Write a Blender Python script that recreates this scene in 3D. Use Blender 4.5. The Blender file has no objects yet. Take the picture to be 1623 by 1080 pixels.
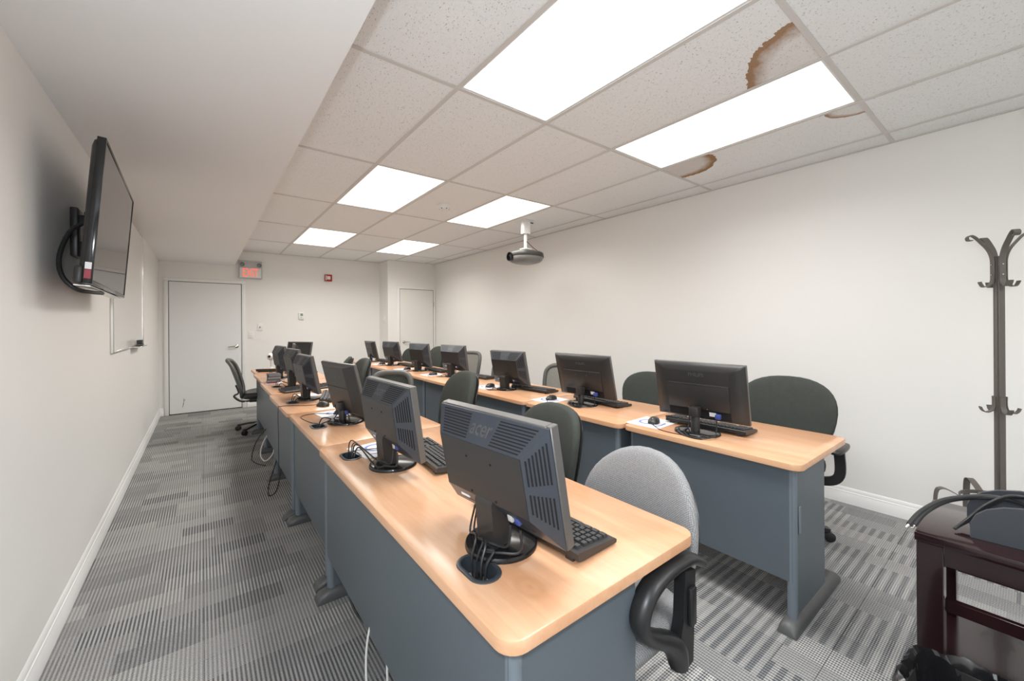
import bpy, bmesh, math, random
from math import sin, cos, pi, radians
from mathutils import Matrix, Vector
random.seed(7)
S = bpy.context.scene
C = S.collection

# ------------------------------------------------------------------ camera, world, exposure
cam_d = bpy.data.cameras.new('camera'); cam = bpy.data.objects.new('camera', cam_d); C.objects.link(cam)
cam_d.sensor_fit = 'HORIZONTAL'; cam_d.sensor_width = 36.0; cam_d.lens = 637.73/1623*36
cam_d.shift_y = -25.87/1623; cam_d.clip_start = 0.02
cam.location = (0, 0, 1.3155); cam.rotation_euler = (pi/2, 0.0064, -0.6556)
S.camera = cam
w = bpy.data.worlds.new('world'); S.world = w; w.use_nodes = True
w.node_tree.nodes['Background'].inputs[0].default_value = (0.72, 0.86, 1, 1)
w.node_tree.nodes['Background'].inputs[1].default_value = 0.3
S.view_settings.view_transform = 'Standard'; S.view_settings.look = 'None'
S.cycles.diffuse_bounces = 8; S.cycles.max_bounces = 14
S.view_settings.exposure = 0.0; S.view_settings.gamma = 1.0; S.view_settings.use_curve_mapping = False
LIGHT = 2.0           # radiance of the diffusers themselves
LAMP_L, LAMP_R, SPREAD = 23.5, 11.5, 152     # tubes behind the prismatic diffusers: watts, cut-off angle

# the photographer's flash, just above the camera: gives the sharp soffit shadow on the ceiling
fl = bpy.data.lights.new('flash', 'POINT'); fl.energy = 46; fl.color = (0.86, 0.93, 1.0); fl.shadow_soft_size = 0.035
flo = bpy.data.objects.new('flash', fl); C.objects.link(flo); flo.location = (-.06, -.03, 1.52)

# room dimensions (metres)
XL, XR, YF, YB, ZC = -0.507, 3.708, 7.80, -2.60, 2.525
SOF_X, SOF_Z = 0.412, 2.28
JX, JY = 2.74, 7.35
COLS = [SOF_X, 1.042, 1.652, 2.262, 2.872, 3.482, XR]
ROWS = [YB, -1.86, -0.64, 0.58, 1.80, 3.02, 4.24, 5.46, 6.68, YF]
ZD = 0.72             # desk top height

# ------------------------------------------------------------------ materials
M = {}
def mat(name, col, rough=0.5, metal=0.0, spec=0.5, bump=None, var=None, coat=0.0):
    m = bpy.data.materials.new(name); m.use_nodes = True; nt = m.node_tree; b = nt.nodes['Principled BSDF']
    b.inputs['Base Color'].default_value = (*col, 1); b.inputs['Roughness'].default_value = rough
    b.inputs['Metallic'].default_value = metal; b.inputs['Specular IOR Level'].default_value = spec
    b.inputs['Coat Weight'].default_value = coat
    tc = None
    if bump or var:
        tc = nt.nodes.new('ShaderNodeTexCoord')
    if bump:
        sc, st, dist = bump
        n = nt.nodes.new('ShaderNodeTexNoise'); n.inputs['Scale'].default_value = sc; n.inputs['Detail'].default_value = 3
        nt.links.new(tc.outputs['Object'], n.inputs['Vector'])
        bp = nt.nodes.new('ShaderNodeBump'); bp.inputs['Strength'].default_value = st; bp.inputs['Distance'].default_value = dist
        nt.links.new(n.outputs['Fac'], bp.inputs['Height']); nt.links.new(bp.outputs['Normal'], b.inputs['Normal'])
    if var:
        sc, amt = var
        n = nt.nodes.new('ShaderNodeTexNoise'); n.inputs['Scale'].default_value = sc; n.inputs['Detail'].default_value = 4
        nt.links.new(tc.outputs['Object'], n.inputs['Vector'])
        mx = nt.nodes.new('ShaderNodeMix'); mx.data_type = 'RGBA'
        mx.inputs[6].default_value = (*[c*(1-amt) for c in col], 1); mx.inputs[7].default_value = (*[min(1, c*(1+amt)) for c in col], 1)
        nt.links.new(n.outputs['Fac'], mx.inputs[0]); nt.links.new(mx.outputs[2], b.inputs['Base Color'])
    M[name] = m
    return m
def emit(name, col, strength):
    m = bpy.data.materials.new(name); m.use_nodes = True; nt = m.node_tree
    nt.nodes.remove(nt.nodes['Principled BSDF']); e = nt.nodes.new('ShaderNodeEmission')
    e.inputs[0].default_value = (*col, 1); e.inputs[1].default_value = strength
    nt.links.new(e.outputs[0], nt.nodes['Material Output'].inputs[0]); M[name] = m
    return m
class NG:
    """small node-graph helper"""
    def __init__(s, m): s.nt = m.node_tree; s.b = s.nt.nodes['Principled BSDF']
    def n(s, t, **k):
        o = s.nt.nodes.new(t)
        for a, v in k.items(): setattr(o, a, v)
        return o
    def set(s, sock, v):
        if isinstance(v, bpy.types.NodeSocket): s.nt.links.new(v, sock)
        else: sock.default_value = v
    def math(s, op, a, b=0.0, c=0.0):
        o = s.n('ShaderNodeMath', operation=op); s.set(o.inputs[0], a); s.set(o.inputs[1], b); s.set(o.inputs[2], c); return o.outputs[0]
    def mix(s, f, a, b):
        o = s.n('ShaderNodeMix', data_type='RGBA'); s.set(o.inputs[0], f); s.set(o.inputs[6], a); s.set(o.inputs[7], b); return o.outputs[2]
    def mixf(s, f, a, b):
        o = s.n('ShaderNodeMix', data_type='FLOAT'); s.set(o.inputs[0], f); s.set(o.inputs[2], a); s.set(o.inputs[3], b); return o.outputs[0]
    def ramp(s, f, lo, hi):
        o = s.n('ShaderNodeMapRange'); s.set(o.inputs[0], f); o.inputs[1].default_value = lo; o.inputs[2].default_value = hi; return o.outputs[0]
    def pos(s):
        g = s.n('ShaderNodeNewGeometry'); x = s.n('ShaderNodeSeparateXYZ'); s.nt.links.new(g.outputs['Position'], x.inputs[0])
        return g.outputs['Position'], x.outputs[0], x.outputs[1], x.outputs[2]
    def noise(s, vec, scale, detail=2, rough=.5):
        o = s.n('ShaderNodeTexNoise'); s.nt.links.new(vec, o.inputs['Vector']); o.inputs['Scale'].default_value = scale
        o.inputs['Detail'].default_value = detail; o.inputs['Roughness'].default_value = rough; return o.outputs['Fac']
    def scalev(s, vec, v):
        o = s.n('ShaderNodeVectorMath', operation='MULTIPLY'); s.nt.links.new(vec, o.inputs[0]); o.inputs[1].default_value = v; return o.outputs[0]
    def bump(s, h, st, dist):
        o = s.n('ShaderNodeBump'); o.inputs['Strength'].default_value = st; o.inputs['Distance'].default_value = dist
        s.nt.links.new(h, o.inputs['Height']); s.nt.links.new(o.outputs[0], s.b.inputs['Normal'])

mat('wall_paint', (0.83, 0.82, 0.795), 0.55, bump=(180, .06, .002))
mat('soffit_paint', (0.85, 0.855, 0.86), 0.5)
mat('trim_white', (0.84, 0.84, 0.83), 0.35)
mat('door_white', (0.80, 0.81, 0.81), 0.4)
mat('door_cream', (0.80, 0.79, 0.76), 0.4)
mat('tee_white', (0.64, 0.62, 0.595), 0.5)
mat('frame_white', (0.8, 0.8, 0.79), 0.4)
mat('dark_gap', (0.01, 0.01, 0.01), 0.9)
mat('charcoal_panel', (0.10, 0.122, 0.142), 0.42, var=(6, .08))
mat('charcoal_edge', (0.16, 0.19, 0.22), 0.35)
mat('charcoal_foot', (0.085, 0.088, 0.09), 0.42, var=(14, .2))
mat('grommet', (0.035, 0.042, 0.05), 0.4)
mat('black_plastic', (0.030, 0.029, 0.029), 0.38, bump=(900, .05, .001))
mat('black_gloss', (0.012, 0.012, 0.013), 0.12)
mat('black_blue', (0.038, 0.044, 0.056), 0.4)
mat('black_slot', (0.003, 0.003, 0.004), 0.8)
mat('logo_grey', (0.075, 0.075, 0.078), 0.3)
mat('bezel_top', (0.105, 0.10, 0.094), 0.32)
mat('screen', (0.02, 0.02, 0.021), 0.15)
mat('tv_screen', (0.012, 0.012, 0.013), 0.05, spec=1.0)
mat('key_black', (0.035, 0.035, 0.036), 0.45)
mat('paper', (0.82, 0.82, 0.84), 0.7)
mat('pad_print', (0.16, 0.22, 0.5), 0.7)
mat('cable_black', (0.02, 0.021, 0.022), 0.4)
mat('cable_white', (0.72, 0.72, 0.7), 0.4)
mat('plug_blue', (0.05, 0.08, 0.30), 0.4)
mat('plug_white', (0.55, 0.55, 0.55), 0.4)
mat('silver', (0.7, 0.69, 0.66), 0.25, 1.0)
mat('nickel', (0.5, 0.47, 0.43), 0.25, 1.0)
mat('chrome_dark', (0.25, 0.25, 0.25), 0.3, 1.0)
mat('chair_dark', (0.055, 0.062, 0.055), 0.9, spec=.2, bump=(700, .5, .002), var=(30, .15))
mat('chair_mesh', (0.24, 0.235, 0.215), 0.9, spec=.2, bump=(500, .7, .003), var=(60, .2))
mat('chair_rim', (0.10, 0.10, 0.095), 0.5)
mat('chair_plastic', (0.018, 0.018, 0.019), 0.35)
mat('mahogany', (0.018, 0.007, 0.008), 0.16, var=(9, .45), coat=.15)
mat('bag_black', (0.012, 0.012, 0.013), 0.16, spec=.8)
mat('rack_steel', (0.115, 0.10, 0.09), 0.5, bump=(300, .1, .001))
mat('red_alarm', (0.42, 0.02, 0.02), 0.35)
mat('book_blue', (0.06, 0.065, 0.085), 0.6)
mat('book_red', (0.32, 0.04, 0.06), 0.5)
mat('lcd', (0.25, 0.28, 0.25), 0.2)
mat('white_plastic', (0.8, 0.8, 0.78), 0.35)
mat('housing_grey', (0.5, 0.5, 0.5), 0.35)
mat('grey_holder', (0.04, 0.046, 0.055), 0.5)
mat('board_white', (0.80, 0.79, 0.76), 0.18)
mat('projector_grey', (0.06, 0.06, 0.055), 0.35)
mat('projector_light', (0.22, 0.22, 0.21), 0.35)
mat('lens', (0.005, 0.005, 0.006), 0.03)
mat('scuff', (0.18, 0.18, 0.17), 0.8)
emit('panel_neutral', (1.0, 0.975, 0.94), LIGHT)
emit('panel_warm', (1.0, 0.945, 0.87), LIGHT)
emit('exit_red', (1.0, 0.16, 0.11), 1.15)

# laminate: beech / cherry grain running along the desk
m = mat('laminate', (0.6, 0.3, 0.15), 0.24); g = NG(m)
P, px, py, pz = g.pos()
gr = g.noise(g.scalev(P, (22, 2.2, 22)), 1.0, 6, .62)
br = g.noise(g.scalev(P, (3.0, .9, 3.0)), 1.0, 3)
wv = g.noise(g.scalev(P, (120, 4, 120)), 1.0, 2)
c = g.mix(g.ramp(gr, .3, .72), (0.70, 0.435, 0.27, 1), (0.60, 0.33, 0.185, 1))
c = g.mix(g.math('MULTIPLY', g.ramp(br, .42, .68), .5), c, (0.49, 0.215, 0.095, 1))
c = g.mix(g.math('MULTIPLY', g.ramp(wv, .5, .8), .12), c, (0.42, 0.18, 0.08, 1))
# knot with rings
dx = g.math('MULTIPLY', g.math('SUBTRACT', px, 0.585), 9.0); dy = g.math('MULTIPLY', g.math('SUBTRACT', py, 0.70), 6.0)
dd = g.math('ADD', g.math('SQRT', g.math('ADD', g.math('MULTIPLY', dx, dx), g.math('MULTIPLY', dy, dy))), g.math('MULTIPLY', br, .5))
ringw = g.math('MULTIPLY_ADD', g.math('SINE', g.math('MULTIPLY', dd, 26.0)), .5, .5)
kn = g.math('MULTIPLY', g.math('MULTIPLY', ringw, g.ramp(dd, .75, .3)), .35)
c = g.mix(kn, c, (0.38, 0.15, 0.06, 1))
g.set(g.b.inputs['Base Color'], c)
g.set(g.b.inputs['Roughness'], g.mixf(gr, .2, .3))

# grey woven chair fabric
m = mat('chair_grey', (0.27, 0.27, 0.275), 0.95, spec=.15); g = NG(m)
tc = g.n('ShaderNodeTexCoord'); v = tc.outputs['Object']
sx = g.n('ShaderNodeSeparateXYZ'); g.nt.links.new(v, sx.inputs[0])
a1 = g.math('SINE', g.math('MULTIPLY', g.math('ADD', sx.outputs[1], sx.outputs[0]), 900)); a2 = g.math('SINE', g.math('MULTIPLY', g.math('SUBTRACT', sx.outputs[2], g.math('MULTIPLY', sx.outputs[1], .35)), 620))
nn = g.noise(v, 420, 2)
wv = g.math('ADD', g.math('MULTIPLY', g.math('MULTIPLY', a1, a2), .25), nn)
g.set(g.b.inputs['Base Color'], g.mix(g.ramp(wv, .2, .8), (0.15, 0.155, 0.165, 1), (0.40, 0.40, 0.40, 1)))
g.bump(wv, .5, .002)

# carpet tiles: ribbed stripes along the room, random dashed blocks
m = mat('carpet', (0.14, 0.14, 0.135), 0.95, spec=.1); g = NG(m)
P, px, py, pz = g.pos()
def hash2(a, b):
    o = g.n('ShaderNodeTexWhiteNoise', noise_dimensions='2D'); cv = g.n('ShaderNodeCombineXYZ')
    g.set(cv.inputs[0], a); g.set(cv.inputs[1], b); g.nt.links.new(cv.outputs[0], o.inputs['Vector']); return o.outputs['Value']
zone = g.math('GREATER_THAN', px, 1.0)                          # tiles are laid quarter-turned beyond the left desk row
ca_ = g.mixf(zone, py, px); cb_ = g.mixf(zone, px, py)
row = g.math('FLOOR', g.math('DIVIDE', ca_, .125))
off = g.math('MULTIPLY', hash2(row, 3.3), .5)
colx = g.math('FLOOR', g.math('DIVIDE', g.math('ADD', cb_, off), .27))
r1 = hash2(row, colx); r2 = hash2(g.math('ADD', row, 17.3), colx); r3 = hash2(row, g.math('ADD', colx, 41.7))
stripe = g.math('MULTIPLY_ADD', g.math('SINE', g.math('MULTIPLY', px, 2*pi/.0142)), .5, .5)
rib = g.math('MULTIPLY_ADD', g.math('SINE', g.math('MULTIPLY', py, 2*pi/.0085)), .5, .5)
bars = g.math('MULTIPLY_ADD', g.math('SINE', g.math('MULTIPLY', py, 2*pi/.044)), .5, .5)
bars = g.ramp(bars, .25, .75)
base = g.mixf(r1, .31, .54)                                    # tone of the block
samt = g.mixf(r2, .25, .85)                                    # how strongly striped
val = g.math('ADD', base, g.math('MULTIPLY', g.math('SUBTRACT', stripe, .5), samt))
isrib = g.math('GREATER_THAN', r1, .72)
val = g.math('ADD', val, g.math('MULTIPLY', g.math('SUBTRACT', rib, .5), g.mixf(isrib, .12, .45)))
isbar = g.math('MULTIPLY', g.math('GREATER_THAN', r3, .45), zone)
val = g.math('SUBTRACT', val, g.math('MULTIPLY', g.math('MULTIPLY', isbar, g.math('SUBTRACT', bars, .35)), .30))
plain = g.math('GREATER_THAN', r2, .93)
val = g.mixf(g.math('MULTIPLY', plain, .6), val, .60)
nz = g.noise(P, 260, 2); nl = g.noise(P, 1.3, 2)
val = g.math('ADD', val, g.math('MULTIPLY', g.math('SUBTRACT', nz, .5), .6))
val = g.math('ADD', val, g.math('MULTIPLY', g.math('SUBTRACT', nl, .5), .25))
g.set(g.b.inputs['Base Color'], g.mix(g.ramp(val, 0, 1), (0.068, 0.077, 0.088, 1), (0.60, 0.59, 0.565, 1)))
g.bump(g.math('ADD', rib, nz), .6, .004)

# fissured ceiling tile with water stains
m = mat('ceiling_tile', (0.72, 0.69, 0.65), 0.9, spec=.1); g = NG(m)
P, px, py, pz = g.pos()
f1 = g.noise(g.scalev(P, (190, 90, 190)), 1.0, 2); f2 = g.noise(P, 300, 1)
pit = g.math('MAXIMUM', g.ramp(f1, .66, .72), g.math('MULTIPLY', g.ramp(f2, .68, .74), .8))
c = g.mix(g.math('MULTIPLY', pit, .62), (0.87, 0.885, 0.89, 1), (0.36, 0.33, 0.30, 1))
nst = g.noise(P, 9, 4); nsf = g.noise(P, 45, 3)
def stain(c, cx, cy, ax, ay, x0, x1, strength, fill):
    u = g.math('DIVIDE', g.math('SUBTRACT', px, cx), ax); v2 = g.math('DIVIDE', g.math('SUBTRACT', py, cy), ay)
    d = g.math('SQRT', g.math('ADD', g.math('MULTIPLY', u, u), g.math('MULTIPLY', v2, v2)))
    d = g.math('ADD', d, g.math('ADD', g.math('MULTIPLY', g.math('SUBTRACT', nst, .5), .28), g.math('MULTIPLY', g.math('SUBTRACT', nsf, .5), .10)))
    ins = g.math('LESS_THAN', d, 1.0)
    rim = g.math('POWER', g.ramp(d, .68, .92), 1.4)
    inx = g.math('MULTIPLY', g.math('GREATER_THAN', px, x0), g.math('LESS_THAN', px, x1))
    inx = g.math('MULTIPLY', inx, g.math('MULTIPLY', g.math('GREATER_THAN', py, .58), g.math('LESS_THAN', py, 1.80)))
    k = g.math('MULTIPLY', g.math('MULTIPLY', ins, inx), g.math('MULTIPLY', g.math('ADD', g.math('MULTIPLY', rim, 1-fill), fill), strength))
    return g.mix(k, c, (0.33, 0.17, 0.065, 1))
c = stain(c, 2.30, 0.56, 0.40, 0.34, 1.652, 2.262, .9, .16)
c = stain(c, 2.93, 1.72, 0.27, 0.30, 2.872, 3.482, .95, .3)
c = stain(c, 2.90, 0.60, 0.155, 0.15, 2.872, 3.482, .85, .15)
g.set(g.b.inputs['Base Color'], c)
g.bump(g.math('SUBTRACT', 1.0, pit), .8, .004)

# ------------------------------------------------------------------ geometry helpers
def T(x=0, y=0, z=0): return Matrix.Translation((x, y, z))
def R(a, ax): return Matrix.Rotation(a, 4, ax)
I4 = Matrix.Identity(4)
def merge(bm, tmp, mtx=I4):
    vm = [bm.verts.new(mtx @ v.co) for v in tmp.verts]
    tmp.verts.index_update()
    for f in tmp.faces:
        try: bm.faces.new([vm[v.index] for v in f.verts])
        except ValueError: pass
    tmp.free()
def box(bm, x0, x1, y0, y1, z0, z1, bev=0, seg=2, mtx=I4):
    t = bmesh.new(); bmesh.ops.create_cube(t, size=1)
    for v in t.verts: v.co = Vector(((x0+x1)/2+v.co.x*(x1-x0), (y0+y1)/2+v.co.y*(y1-y0), (z0+z1)/2+v.co.z*(z1-z0)))
    if bev: bmesh.ops.bevel(t, geom=t.edges[:], offset=bev, segments=seg, profile=.5, affect='EDGES')
    merge(bm, t, mtx)
def poly(bm, rings, cap0=True, cap1=True, closed=True):
    """loft a list of rings (lists of Vectors)"""
    vs = [[bm.verts.new(p) for p in r] for r in rings]
    n = len(vs[0])
    for a, b in zip(vs[:-1], vs[1:]):
        for i in range(n if closed else n-1):
            j = (i+1) % n
            try: bm.faces.new((a[i], a[j], b[j], b[i]))
            except ValueError: pass
    if cap0 and n > 2: bm.faces.new(vs[0][::-1])
    if cap1 and n > 2: bm.faces.new(vs[-1])
    return vs
def prism(bm, pts, lo, hi, axis='x', mtx=I4):
    """extrude 2-D outline; axis x: pts=(y,z); y: pts=(x,z); z: pts=(x,y)"""
    f = {'x': lambda p, t: (t, p[0], p[1]), 'y': lambda p, t: (p[0], t, p[1]), 'z': lambda p, t: (p[0], p[1], t)}[axis]
    poly(bm, [[mtx @ Vector(f(p, t)) for p in pts] for t in (lo, hi)])
def lathe(bm, prof, n=24, mtx=I4, sx=1, sy=1):
    rings = [[mtx @ Vector((r*cos(2*pi*k/n)*sx, r*sin(2*pi*k/n)*sy, z)) for k in range(n)] for r, z in prof]
    poly(bm, rings)
def cyl(bm, p0, p1, r, n=14, r1=None):
    p0, p1 = Vector(p0), Vector(p1); d = p1-p0; q = d.to_track_quat('Z', 'Y').to_matrix().to_4x4()
    lathe(bm, [(r, 0), (r1 if r1 is not None else r, d.length)], n, T(*p0) @ q)
def smooth_path(pts, sub=8):
    pts = [Vector(p) for p in pts]
    if len(pts) < 3: return pts
    out = []
    for i in range(len(pts)-1):
        p0 = pts[max(i-1, 0)]; p1 = pts[i]; p2 = pts[i+1]; p3 = pts[min(i+2, len(pts)-1)]
        for k in range(sub):
            t = k/sub
            out.append(0.5*((2*p1)+(p2-p0)*t+(2*p0-5*p1+4*p2-p3)*t*t+(3*p1-p0-3*p2+p3)*t**3))
    out.append(pts[-1]); return out
def tube(bm, pts, r, n=6, sub=6, flat=None, rad=None):
    """sweep a round (or flat strap: flat=(w,t)) section along a path"""
    P_ = smooth_path(pts, sub); rings = []; up = None
    for i, p in enumerate(P_):
        d = (P_[min(i+1, len(P_)-1)]-P_[max(i-1, 0)]).normalized()
        if up is None:
            up = Vector((0, 0, 1)) if abs(d.z) < .9 else Vector((1, 0, 0))
            if flat and len(flat) > 2: up = Vector(flat[2])
        s = d.cross(up).normalized(); u = s.cross(d).normalized()
        if not (flat and len(flat) > 2): up = u
        if flat:
            a, b = flat[0]/2, flat[1]/2
            rings.append([p+s*x*a+u*y*b for x, y in ((-1, -1), (1, -1), (1, 1), (-1, 1))])
        else:
            rr_ = rad(i/(len(P_)-1)) if rad else r
            rings.append([p+(s*cos(2*pi*k/n)+u*sin(2*pi*k/n))*rr_ for k in range(n)])
    poly(bm, rings)
def rrect(x0, x1, y0, y1, r, n=5):
    out = []
    for cx, cy, a0 in ((x1-r, y1-r, 0), (x0+r, y1-r, 90), (x0+r, y0+r, 180), (x1-r, y0+r, 270)):
        for k in range(n+1):
            a = radians(a0+90*k/n); out.append((cx+r*cos(a), cy+r*sin(a)))
    return out
def sgp(v, e): return math.copysign(abs(v)**e, v)
def superq(bm, a, b, c, e1, e2, nu=28, nv=14, fn=None, mtx=I4):
    """superquadric pad; b/c plane is the outline (y,z), a the half thickness (x)"""
    rings = []
    for j in range(1, nv):
        ph = -pi/2+pi*j/nv
        rings.append([Vector((a*sgp(sin(ph), e1), b*sgp(cos(ph), e1)*sgp(cos(2*pi*k/nu), e2), c*sgp(cos(ph), e1)*sgp(sin(2*pi*k/nu), e2))) for k in range(nu)])
    if fn: rings = [[fn(p) for p in r] for r in rings]
    poly(bm, [[mtx @ p for p in r] for r in rings])
def mesh_of(name, bm, sharp=38):
    bmesh.ops.recalc_face_normals(bm, faces=bm.faces[:])
    me = bpy.data.meshes.new(name); bm.to_mesh(me); bm.free()
    me.shade_smooth(); me.set_sharp_from_angle(angle=radians(sharp))
    return me
def obj(name, bm, material, parent=None, loc=None, rz=None, label=None, sharp=38):
    me = bm if isinstance(bm, bpy.types.Mesh) else mesh_of(name, bm, sharp)
    if material and not me.materials: me.materials.append(M[material] if isinstance(material, str) else material)
    o = bpy.data.objects.new(name, me); C.objects.link(o); o.parent = parent
    if loc: o.location = loc
    if rz is not None: o.rotation_euler = (0, 0, rz)
    if label: o['label'] = label
    return o
def thing(name, label, cat, loc=(0, 0, 0), rz=0, group=None):
    o = bpy.data.objects.new(name, None); C.objects.link(o); o.empty_display_size = .1
    o.location = loc; o.rotation_euler = (0, 0, rz); o['label'] = label; o['category'] = cat
    if group: o['group'] = group
    return o
def tag(o, label, cat, group=None):
    o['label'] = label; o['category'] = cat
    if group: o['group'] = group
    return o
def struct(name, bm, material, label=None, cat=None):
    o = obj(name, bm, material); o['kind'] = 'structure'
    if label: o['label'] = label
    if cat: o['category'] = cat
    return o
def B(*a, **k):
    bm = bmesh.new(); box(bm, *a, **k); return bm
def text_bm(body, size, depth, bold=0.0):
    cu = bpy.data.curves.new('lettering', 'FONT'); cu.body = body; cu.size = size; cu.extrude = depth; cu.offset = bold
    cu.align_x = 'CENTER'; cu.align_y = 'CENTER'; cu.resolution_u = 3
    o = bpy.data.objects.new('lettering', cu); C.objects.link(o)
    dg = bpy.context.evaluated_depsgraph_get(); me = bpy.data.meshes.new_from_object(o.evaluated_get(dg))
    bm = bmesh.new(); bm.from_mesh(me)
    bpy.data.objects.remove(o); bpy.data.curves.remove(cu); bpy.data.meshes.remove(me)
    return bm
def text_obj(name, body, size, depth, material, parent, mtx, bold=0.0, width=None):
    bm = text_bm(body, size, depth, bold)
    if width:
        xs = [v.co.x for v in bm.verts]; k = width/(max(xs)-min(xs))
        for v in bm.verts: v.co.x *= k
    bmesh.ops.transform(bm, matrix=mtx, verts=bm.verts[:])
    return obj(name, bm, material, parent)

# ------------------------------------------------------------------ room shell
floor = struct('floor', B(XL, XR, YB, YF, -.12, -.006), 'dark_gap', 'grey carpet tile floor of the training room', 'floor')
TS = 0.5
xs = [XL]+[TS*k for k in range(-1, 8) if XL+.02 < TS*k < XR-.02]+[XR]
ys = [YB]+[TS*k for k in range(-6, 17) if YB+.02 < TS*k < YF-.02]+[YF]
tile_mesh = {}
for i in range(len(xs)-1):
    for j in range(len(ys)-1):
        wx, wy = round(xs[i+1]-xs[i], 4), round(ys[j+1]-ys[j], 4)
        if (wx, wy) not in tile_mesh:
            bm = bmesh.new(); a, b = wx/2-.0004, wy/2-.0004
            poly(bm, [[Vector(p) for p in ((-a, -b, -.006), (a, -b, -.006), (a, b, -.006), (-a, b, -.006))],
                      [Vector(p) for p in ((-a, -b, -.0012), (a, -b, -.0012), (a, b, -.0012), (-a, b, -.0012))],
                      [Vector(p) for p in ((-a+.0012, -b+.0012, 0), (a-.0012, -b+.0012, 0), (a-.0012, b-.0012, 0), (-a+.0012, b-.0012, 0))]])
            tile_mesh[(wx, wy)] = mesh_of('carpet_tile', bm)
        obj('carpet_tile', tile_mesh[(wx, wy)], 'carpet', floor, ((xs[i]+xs[i+1])/2, (ys[j]+ys[j+1])/2, 0))

struct('wall_left', B(XL-.12, XL, YB-.12, YF+.12, -.12, 2.75), 'wall_paint', 'off-white side wall carrying the television and whiteboard', 'wall')
struct('wall_right', B(XR, XR+.12, YB-.12, YF+.12, -.12, 2.75), 'wall_paint', 'long blank off-white wall behind the right desk row', 'wall')
struct('wall_far', B(XL, XR, YF, YF+.12, -.12, 2.75), 'wall_paint', 'off-white end wall with exit door', 'wall')
struct('wall_near', B(XL, XR, YB-.12, YB, -.12, 2.75), 'wall_paint', 'off-white wall behind the camera', 'wall')
struct('wall_closet', B(JX, XR, JY, YF, -.005, ZC-.001), 'wall_paint', 'boxed-out closet wall with narrow door in the far corner', 'wall')
struct('ceiling_soffit', B(XL, SOF_X, YB, YF, SOF_Z, 2.7), 'soffit_paint', 'dropped plaster soffit running along the television wall', 'soffit')

ceil = struct('ceiling', B(SOF_X, XR, YB, YF, 2.66, 2.75), 'frame_white', 'suspended ceiling of fissured white tiles', 'ceiling')
LCELL = {(c, r) for c in (1, 3) for r in (1, 3, 5, 7)}
tm = {}
for i in range(len(COLS)-1):
    for j in range(len(ROWS)-1):
        if (i, j) in LCELL: continue
        wx, wy = round(COLS[i+1]-COLS[i], 4), round(ROWS[j+1]-ROWS[j], 4)
        if (wx, wy) not in tm:
            tm[(wx, wy)] = mesh_of('ceiling_tile', B(-wx/2+.004, wx/2-.004, -wy/2+.004, wy/2-.004, 0, .016, bev=.0025, seg=1))
        o = obj('ceiling_tile', tm[(wx, wy)], 'ceiling_tile', ceil, ((COLS[i]+COLS[i+1])/2, (ROWS[j]+ROWS[j+1])/2, 2.530))
main = mesh_of('main_tee', B(-.012, .012, YB, YF, 0, .0048, bev=.001, seg=1))
for x in COLS[1:-1]: obj('main_tee', main, 'tee_white', ceil, (x, 0, ZC))
ct = {}
for y in ROWS[1:-1]:
    for i in range(len(COLS)-1):
        L_ = round(COLS[i+1]-COLS[i]-.024, 4)
        if L_ not in ct: ct[L_] = mesh_of('cross_tee', B(-L_/2, L_/2, -.012, .012, 0.0006, .0048, bev=.001, seg=1))
        obj('cross_tee', ct[L_], 'tee_white', ceil, ((COLS[i]+COLS[i+1])/2, y, ZC))
obj('wall_angle', B(XR-.020, XR-.0005, YB, JY, ZC-.001, ZC+.004), 'tee_white', ceil)
obj('wall_angle', B(SOF_X, JX, YF-.02, YF-.0005, ZC-.001, ZC+.004), 'tee_white', ceil)
obj('wall_angle', B(JX, XR, JY-.02, JY-.0005, ZC-.001, ZC+.004), 'tee_white', ceil)

LN = {(1, 3): 'largest lit ceiling panel at the top of the picture, cut by the frame',
      (3, 3): 'lit ceiling panel between the water-stained tiles above the coat rack side',
      (1, 5): 'middle lit ceiling panel nearer the soffit, left of the smoke detector',
      (3, 5): 'middle lit ceiling panel directly beside the projector mount',
      (1, 7): 'farthest lit ceiling panel nearer the soffit, towards the exit sign',
      (3, 7): 'farthest lit ceiling panel in front of the closet wall',
      (1, 1): 'ceiling light panel behind the camera, soffit side', (3, 1): 'ceiling light panel behind the camera, blank wall side'}
for (i, j) in sorted(LCELL):
    cx, cy = (COLS[i]+COLS[i+1])/2, (ROWS[j]+ROWS[j+1])/2
    hx, hy = (COLS[i+1]-COLS[i])/2-.006, (ROWS[j+1]-ROWS[j])/2-.006
    t = thing('ceiling_light', LN[(i, j)], 'ceiling light', (cx, cy, ZC+.005), 0, 'fluorescent ceiling panels')
    bm = bmesh.new()
    for a in ((-hx, -hx+.016, -hy, hy), (hx-.016, hx, -hy, hy), (-hx+.016, hx-.016, -hy, -hy+.016), (-hx+.016, hx-.016, hy-.016, hy)): box(bm, *a, 0, .05)
    box(bm, -hx, hx, -hy, hy, .05, .055)
    obj('frame', bm, 'frame_white', t)
    obj('diffuser', B(-hx+.016, hx-.016, -hy+.016, hy-.016, .003, .006), 'panel_warm' if j >= 5 else 'panel_neutral', t)
    ld = bpy.data.lights.new('tube_light', 'AREA'); ld.shape = 'RECTANGLE'; ld.size = 2*hx-.034; ld.size_y = 2*hy-.034
    ld.energy = (LAMP_L if i == 1 else LAMP_R)*(1.28 if j >= 5 else 1.0); ld.spread = radians(SPREAD); ld.color = (1.0, .965, .915) if j >= 5 else (1.0, .99, .975)
    lo = bpy.data.objects.new('tube_light', ld); C.objects.link(lo); lo.parent = t; lo.location = (0, 0, .0015)

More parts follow.
